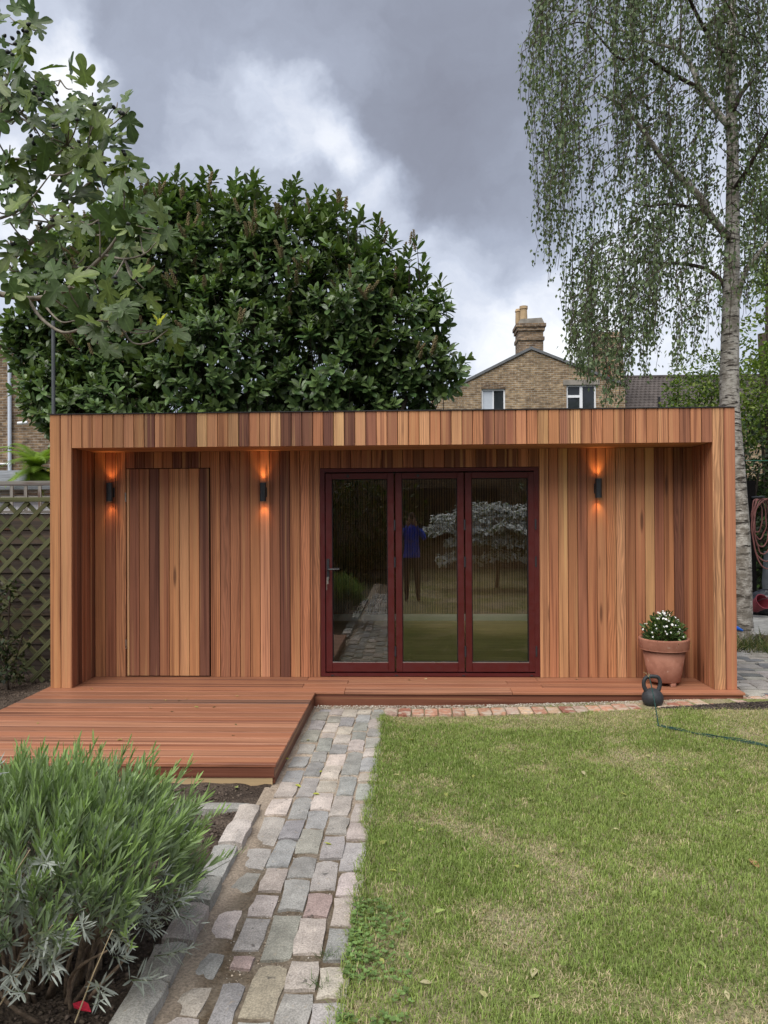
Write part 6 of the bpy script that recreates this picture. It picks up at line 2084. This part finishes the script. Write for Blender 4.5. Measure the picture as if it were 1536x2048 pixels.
litter(285, 1945, 0.04, 0.055, (0.42, 0.45, 0.42), 'pale silvery fallen leaf on the soil beside the granite edging', None)
# weeds in the joints and clover along the lawn edge
for (x, y, n_, lab) in ((655, 1915, 60, 'small green weed growing in a path joint near the lawn'), (637, 1972, 40, 'lone leafy weed in the joint at the lower path')):
    p = at(x, y, Z=0.012)
    tuft('weed', p.x, p.y, p.z, 0.045, n_, 0.045, [(0.09, 0.15, 0.04), (0.06, 0.11, 0.03)], lab, 'weed')['kind'] = 'stuff'

# clover creeping in along the lawn's near left edge
n = 620
cx_ = -0.25 + 0.24 * RNG.random(n) ** 1.8; cy_ = -4.45 + 0.95 * RNG.random(n)
kk = fbm2(cx_ * 6, cy_ * 6, 201, 3) > 0.47
cx_, cy_ = cx_[kk], cy_[kk]; n = len(cx_)
P = np.repeat(np.stack([cx_, cy_, 0.018 + 0.022 * RNG.random(n)], 1), 3, axis=0)
aa = np.repeat(RNG.uniform(0, 6.28, n), 3) + np.tile(np.array((0, 2.09, 4.19)), n)
D = np.stack([np.cos(aa), np.sin(aa), 0.25 + 0 * aa], 1)
cc = np.repeat(np.array((0.135, 0.215, 0.065)) * (0.7 + 0.7 * RNG.random((n, 1))), 3, axis=0)
V, F, C = scatter(LEAF_TV * np.array((2.3, 1, 1)), LEAF_TF, basis(D, np.tile((0, 0, 1.0), (len(P), 1)) + RNG.normal(size=P.shape) * 0.2), P, 0.009 + 0.007 * RNG.random(len(P)), cc)
tag(link('clover', np_mesh('clover', V, F, C), M['leaf_small']), 'patch of clover at the near left edge of the lawn', 'clover', kind='stuff')


# ------------------------------------------------------------------ what the glass reflects: the garden behind the viewer
def person():
    """the photographer in a blue jacket, phone held up in both hands"""
    root = empty('person', (0.02, -7.22, 0.0), 'person in a bright blue jacket holding up a phone, reflected in the glass', 'person')
    J = {  # joints, radius
        'pelvis': ((0, 0, 0.93), (0.155, 0.11)), 'waist': ((0, 0, 1.08), (0.145, 0.10)), 'chest': ((0, 0, 1.30), (0.17, 0.115)), 'neckb': ((0, 0.01, 1.47), (0.075, 0.07)), 'neck': ((0, 0.02, 1.54), (0.055, 0.055)),
        'shl': ((-0.17, 0, 1.43), (0.062, 0.06)), 'ell': ((-0.25, 0.14, 1.24), (0.047, 0.047)), 'wrl': ((-0.075, 0.33, 1.52), (0.032, 0.032)),
        'shr': ((0.17, 0, 1.43), (0.062, 0.06)), 'elr': ((0.25, 0.14, 1.24), (0.047, 0.047)), 'wrr': ((0.075, 0.33, 1.52), (0.032, 0.032)),
        'hpl': ((-0.095, 0, 0.86), (0.095, 0.095)), 'knl': ((-0.105, 0.02, 0.48), (0.06, 0.06)), 'anl': ((-0.11, 0, 0.09), (0.042, 0.045)), 'tol': ((-0.125, 0.16, 0.035), (0.04, 0.03)),
        'hpr': ((0.095, 0, 0.86), (0.095, 0.095)), 'knr': ((0.105, 0.02, 0.48), (0.06, 0.06)), 'anr': ((0.11, 0, 0.09), (0.042, 0.045)), 'tor': ((0.125, 0.16, 0.035), (0.04, 0.03)),
    }
    E_ = [('pelvis', 'waist'), ('waist', 'chest'), ('chest', 'neckb'), ('neckb', 'neck'), ('chest', 'shl'), ('shl', 'ell'), ('ell', 'wrl'), ('chest', 'shr'), ('shr', 'elr'), ('elr', 'wrr'),
          ('pelvis', 'hpl'), ('hpl', 'knl'), ('knl', 'anl'), ('anl', 'tol'), ('pelvis', 'hpr'), ('hpr', 'knr'), ('knr', 'anr'), ('anr', 'tor')]
    names = list(J)
    me = bpy.data.meshes.new('body')
    me.from_pydata([J[k][0] for k in names], [(names.index(a), names.index(b_)) for a, b_ in E_], [])
    o = link('body', me, None, root)
    sk_ = o.modifiers.new('skin', 'SKIN')
    for i, k in enumerate(names):
        me.skin_vertices[0].data[i].radius = J[k][1]
        me.skin_vertices[0].data[i].use_root = (k == 'pelvis')
    ss = o.modifiers.new('sub', 'SUBSURF'); ss.levels = 2; ss.render_levels = 2
    m, nn, ll, b = material('jacket_and_jeans', 0.8, 0.2)
    t = NT(nn, ll); v = t.coord()
    sep = nn.new('ShaderNodeSeparateXYZ'); ll.new(v, sep.inputs[0])
    c = t.mix(t.range(sep.outputs['Z'], 0.865, 0.87), (0.02, 0.022, 0.03), (0.015, 0.085, 0.62))
    c = t.mix(t.range(sep.outputs['Z'], 0.10, 0.095), c, (0.012, 0.011, 0.01))
    c = t.scale(c, t.range(t.noise(v, 12, 4), 0.3, 0.7, 0.7, 1.3))
    ll.new(c, b.inputs['Base Color'])
    me.materials.append(m)
    skin = flat('skin', (0.48, 0.27, 0.19), 0.6, 0.35, vary=0.08)
    # head: shaped sphere with nose, brow, ears
    bm = bmesh.new(); bmesh.ops.create_uvsphere(bm, u_segments=24, v_segments=18, radius=1)
    for v_ in bm.verts:
        x, y, z = v_.co
        w = 0.075 * (1 - 0.22 * max(0, -z)); d = 0.096
        v_.co = Vector((x * w, y * d, z * 0.118))
        if y > 0.5 and abs(x) < 0.35 and -0.35 < z < 0.12: v_.co.y += 0.022 * (1 - abs(x) / 0.35) * (1 - abs(z + 0.12) / 0.25 if abs(z + 0.12) < 0.25 else 0)
        if y > 0.5 and 0.02 < z < 0.22 and 0.2 < abs(x) < 0.6: v_.co.y -= 0.008
    hm = bpy.data.meshes.new('head'); bm.to_mesh(hm); bm.free()
    hm.polygons.foreach_set('use_smooth', np.ones(len(hm.polygons), bool))
    hd = link('head', hm, skin, root, (0, 0.035, 1.66))
    bm = bmesh.new(); bmesh.ops.create_uvsphere(bm, u_segments=20, v_segments=14, radius=1)
    for v_ in list(bm.verts):
        if v_.co.z < -0.25 or (v_.co.y > 0.55 and v_.co.z < 0.45): bm.verts.remove(v_)
    for v_ in bm.verts: v_.co = Vector((v_.co.x * 0.081, v_.co.y * 0.103 - 0.004, v_.co.z * 0.126 + 0.004))
    hr = bpy.data.meshes.new('hair'); bm.to_mesh(hr); bm.free(); link('hair', hr, flat('brown_hair', (0.07, 0.04, 0.025), 0.7, 0.2), hd)
    mb = MB()
    for s_ in (-1, 1): mb.lathe([(0.0, -0.008), (0.018, 0.0), (0.026, 0.012), (0.02, 0.016), (0.0, 0.01)], 10, (0, 0, 0))
    ear = mb.mesh('ear')
    for s_ in (-1, 1):
        o = link('ear', ear, skin, hd, (s_ * 0.075, -0.005, -0.005)); o.rotation_euler = (0, R(90) * s_, 0)
        e = MB().lathe([(0, 0.011), (0.008, 0.008), (0.011, 0), (0.008, -0.008), (0, -0.011)], 8).build('eye', M['black'], hd, (s_ * 0.030, 0.084, 0.012))
    MB().tube([(-0.022, 0.089, -0.055), (0, 0.096, -0.057), (0.022, 0.089, -0.055)], 0.005, 6).build('mouth', M['redpot'], hd)
    for s_ in (-1, 1):   # hands gripping the phone edges: palm, four fingers behind, thumb in front
        mb = MB()
        wx = s_ * 0.070
        mb.tube([(wx, 0.33, 1.52), (wx * 1.02, 0.36, 1.56), (wx * 0.98, 0.372, 1.605)], [0.027, 0.034, 0.030], 10, True, 3)
        for f, ln in enumerate((0.070, 0.078, 0.074, 0.060)):
            z = 1.640 - 0.021 * f
            mb.tube([(wx, 0.372, z - 0.02), (wx * 0.95, 0.398, z), (wx * 0.70, 0.408, z + 0.004), (wx * 0.95 - s_ * ln, 0.406, z)], [0.010, 0.0095, 0.009, 0.007], 8, True, 3)
        mb.tube([(wx, 0.35, 1.565), (wx * 0.85, 0.360, 1.610), (wx * 0.62, 0.372, 1.640)], [0.012, 0.0105, 0.008], 8, True, 3)
        mb.build('hand', skin, root, smooth=True)
    ph = tag(MB().chamfer(-0.038, 0.038, -0.004, 0.004, -0.075, 0.075, 0.003).build('phone', M['black'], None, (0.02, -7.22 + 0.386, 1.66)), 'black mobile phone held up by the person in blue', 'phone')


person()
# pale layered shrub behind the viewer, seen in the glass
r9 = np.random.default_rng(99)
vs = empty('variegated_dogwood', (2.0, -10.2, 0), 'pale cream tiered shrub reflected in the glass doors', 'shrub')
P, U = [], []
for (cx, cy, cz, w_, n_) in ((0.0, 0.0, 1.95, 0.9, 900), (-0.7, 0.3, 1.72, 0.8, 900), (0.6, 0.2, 1.80, 0.8, 900), (-1.0, 0.4, 1.45, 0.7, 800), (0.1, 0.5, 1.50, 1.0, 1300), (1.0, 0.3, 1.48, 0.8, 1000), (-0.4, 0.5, 1.20, 0.8, 900), (0.7, 0.5, 1.18, 0.8, 800), (-0.9, 0.4, 0.78, 0.5, 350), (0.2, 0.5, 0.85, 0.6, 300)):
    a = r9.uniform(0, 6.28, n_); q = np.sqrt(r9.random(n_)) * w_
    P.append(np.stack([cx + q * np.cos(a), cy + 0.7 * q * np.sin(a), cz - 0.12 * (q / w_) ** 2 + 0.03 * r9.normal(size=n_) + 0.06 * np.sin(a * 5 + cx)], 1)); U.append(np.stack([np.cos(a), np.sin(a), -0.4 + 0 * a], 1))
P = np.vstack(P); U = np.vstack(U); n = len(P)
c = np.where(r9.random((n, 1)) < 0.82, np.array([[0.88, 0.90, 0.86]]), np.array([[0.16, 0.22, 0.11]])) * (0.7 + 0.5 * r9.random((n, 1)))
V, F, C = scatter(LEAF_TV * np.array((1.5, 1, 1)), LEAF_TF, basis(U + r9.normal(size=(n, 3)) * 0.5, np.array((0, 0.5, 0.8)) + r9.normal(size=(n, 3)) * 0.4), P, 0.085 + 0.05 * r9.random(n), c)
tag(link('foliage', np_mesh('foliage', V, F, C), M['petal'], vs), kind='stuff')
MB().tube([(0, 0.3, 0), (0.03, 0.3, 0.7), (0, 0.25, 1.9)], [0.05, 0.045, 0.02], 8, True, 3).build('trunk', M['dark_twig'], vs)
for k in range(9):
    a = k * 0.7; z = 0.8 + 0.13 * k
    MB().tube([(0, 0.3, z), (0.4 * math.cos(a), 0.3 + 0.3 * math.sin(a), z + 0.04), (0.9 * math.cos(a), 0.3 + 0.6 * math.sin(a), z + 0.02)], [0.02, 0.014, 0.006], 6).build('branch', M['dark_twig'], vs)
# garden hedges and house behind the viewer
for k, (x, y, w_, h_) in enumerate(((-6.0, -12.5, 2.6, 1.75), (-2.2, -13.2, 2.4, 1.6), (5.8, -13.0, 2.6, 1.9), (9.5, -12.0, 2.6, 2.0))):
    leafy('hedge', ['dark clipped hedge far left behind the viewer', 'dark hedge behind the viewer left of the house', 'dark hedge behind the viewer right of the house', 'dark hedge far right behind the viewer'][k], 'hedge', (x, y, 0), [(x, y, h_, w_ * 0.8, 1.0, h_), (x - w_ * 0.5, y, h_ * 0.8, w_ * 0.7, 0.9, h_ * 0.85), (x + w_ * 0.5, y, h_ * 0.85, w_ * 0.7, 0.9, h_ * 0.85)], 5200, 0.16, DARK + MID, seed=110 + k, shell=0.45)
hb = empty('brick_house', (1.0, -16.5, 0), 'brick house behind the viewer with a dark wide window', 'house')
MB().box(-6, 8, -7, 0, 0, 5.2).build('wall', M['stock2'], hb)
wf = MB().box(-1.6, 1.8, 0.002, 0.06, 0.9, 2.6).build('window', M['black'], hb)
MB().box(-1.5, 0.05, 0.062, 0.07, 1.0, 2.5).box(0.15, 1.7, 0.062, 0.07, 1.0, 2.5).build('pane', M['wglass'], wf)
MB().prism([(-7.3, 5.15), (-3.5, 7.6), (0.3, 5.15)], -6.2, 8.2, 'x').build('roof', M['slate'], hb)
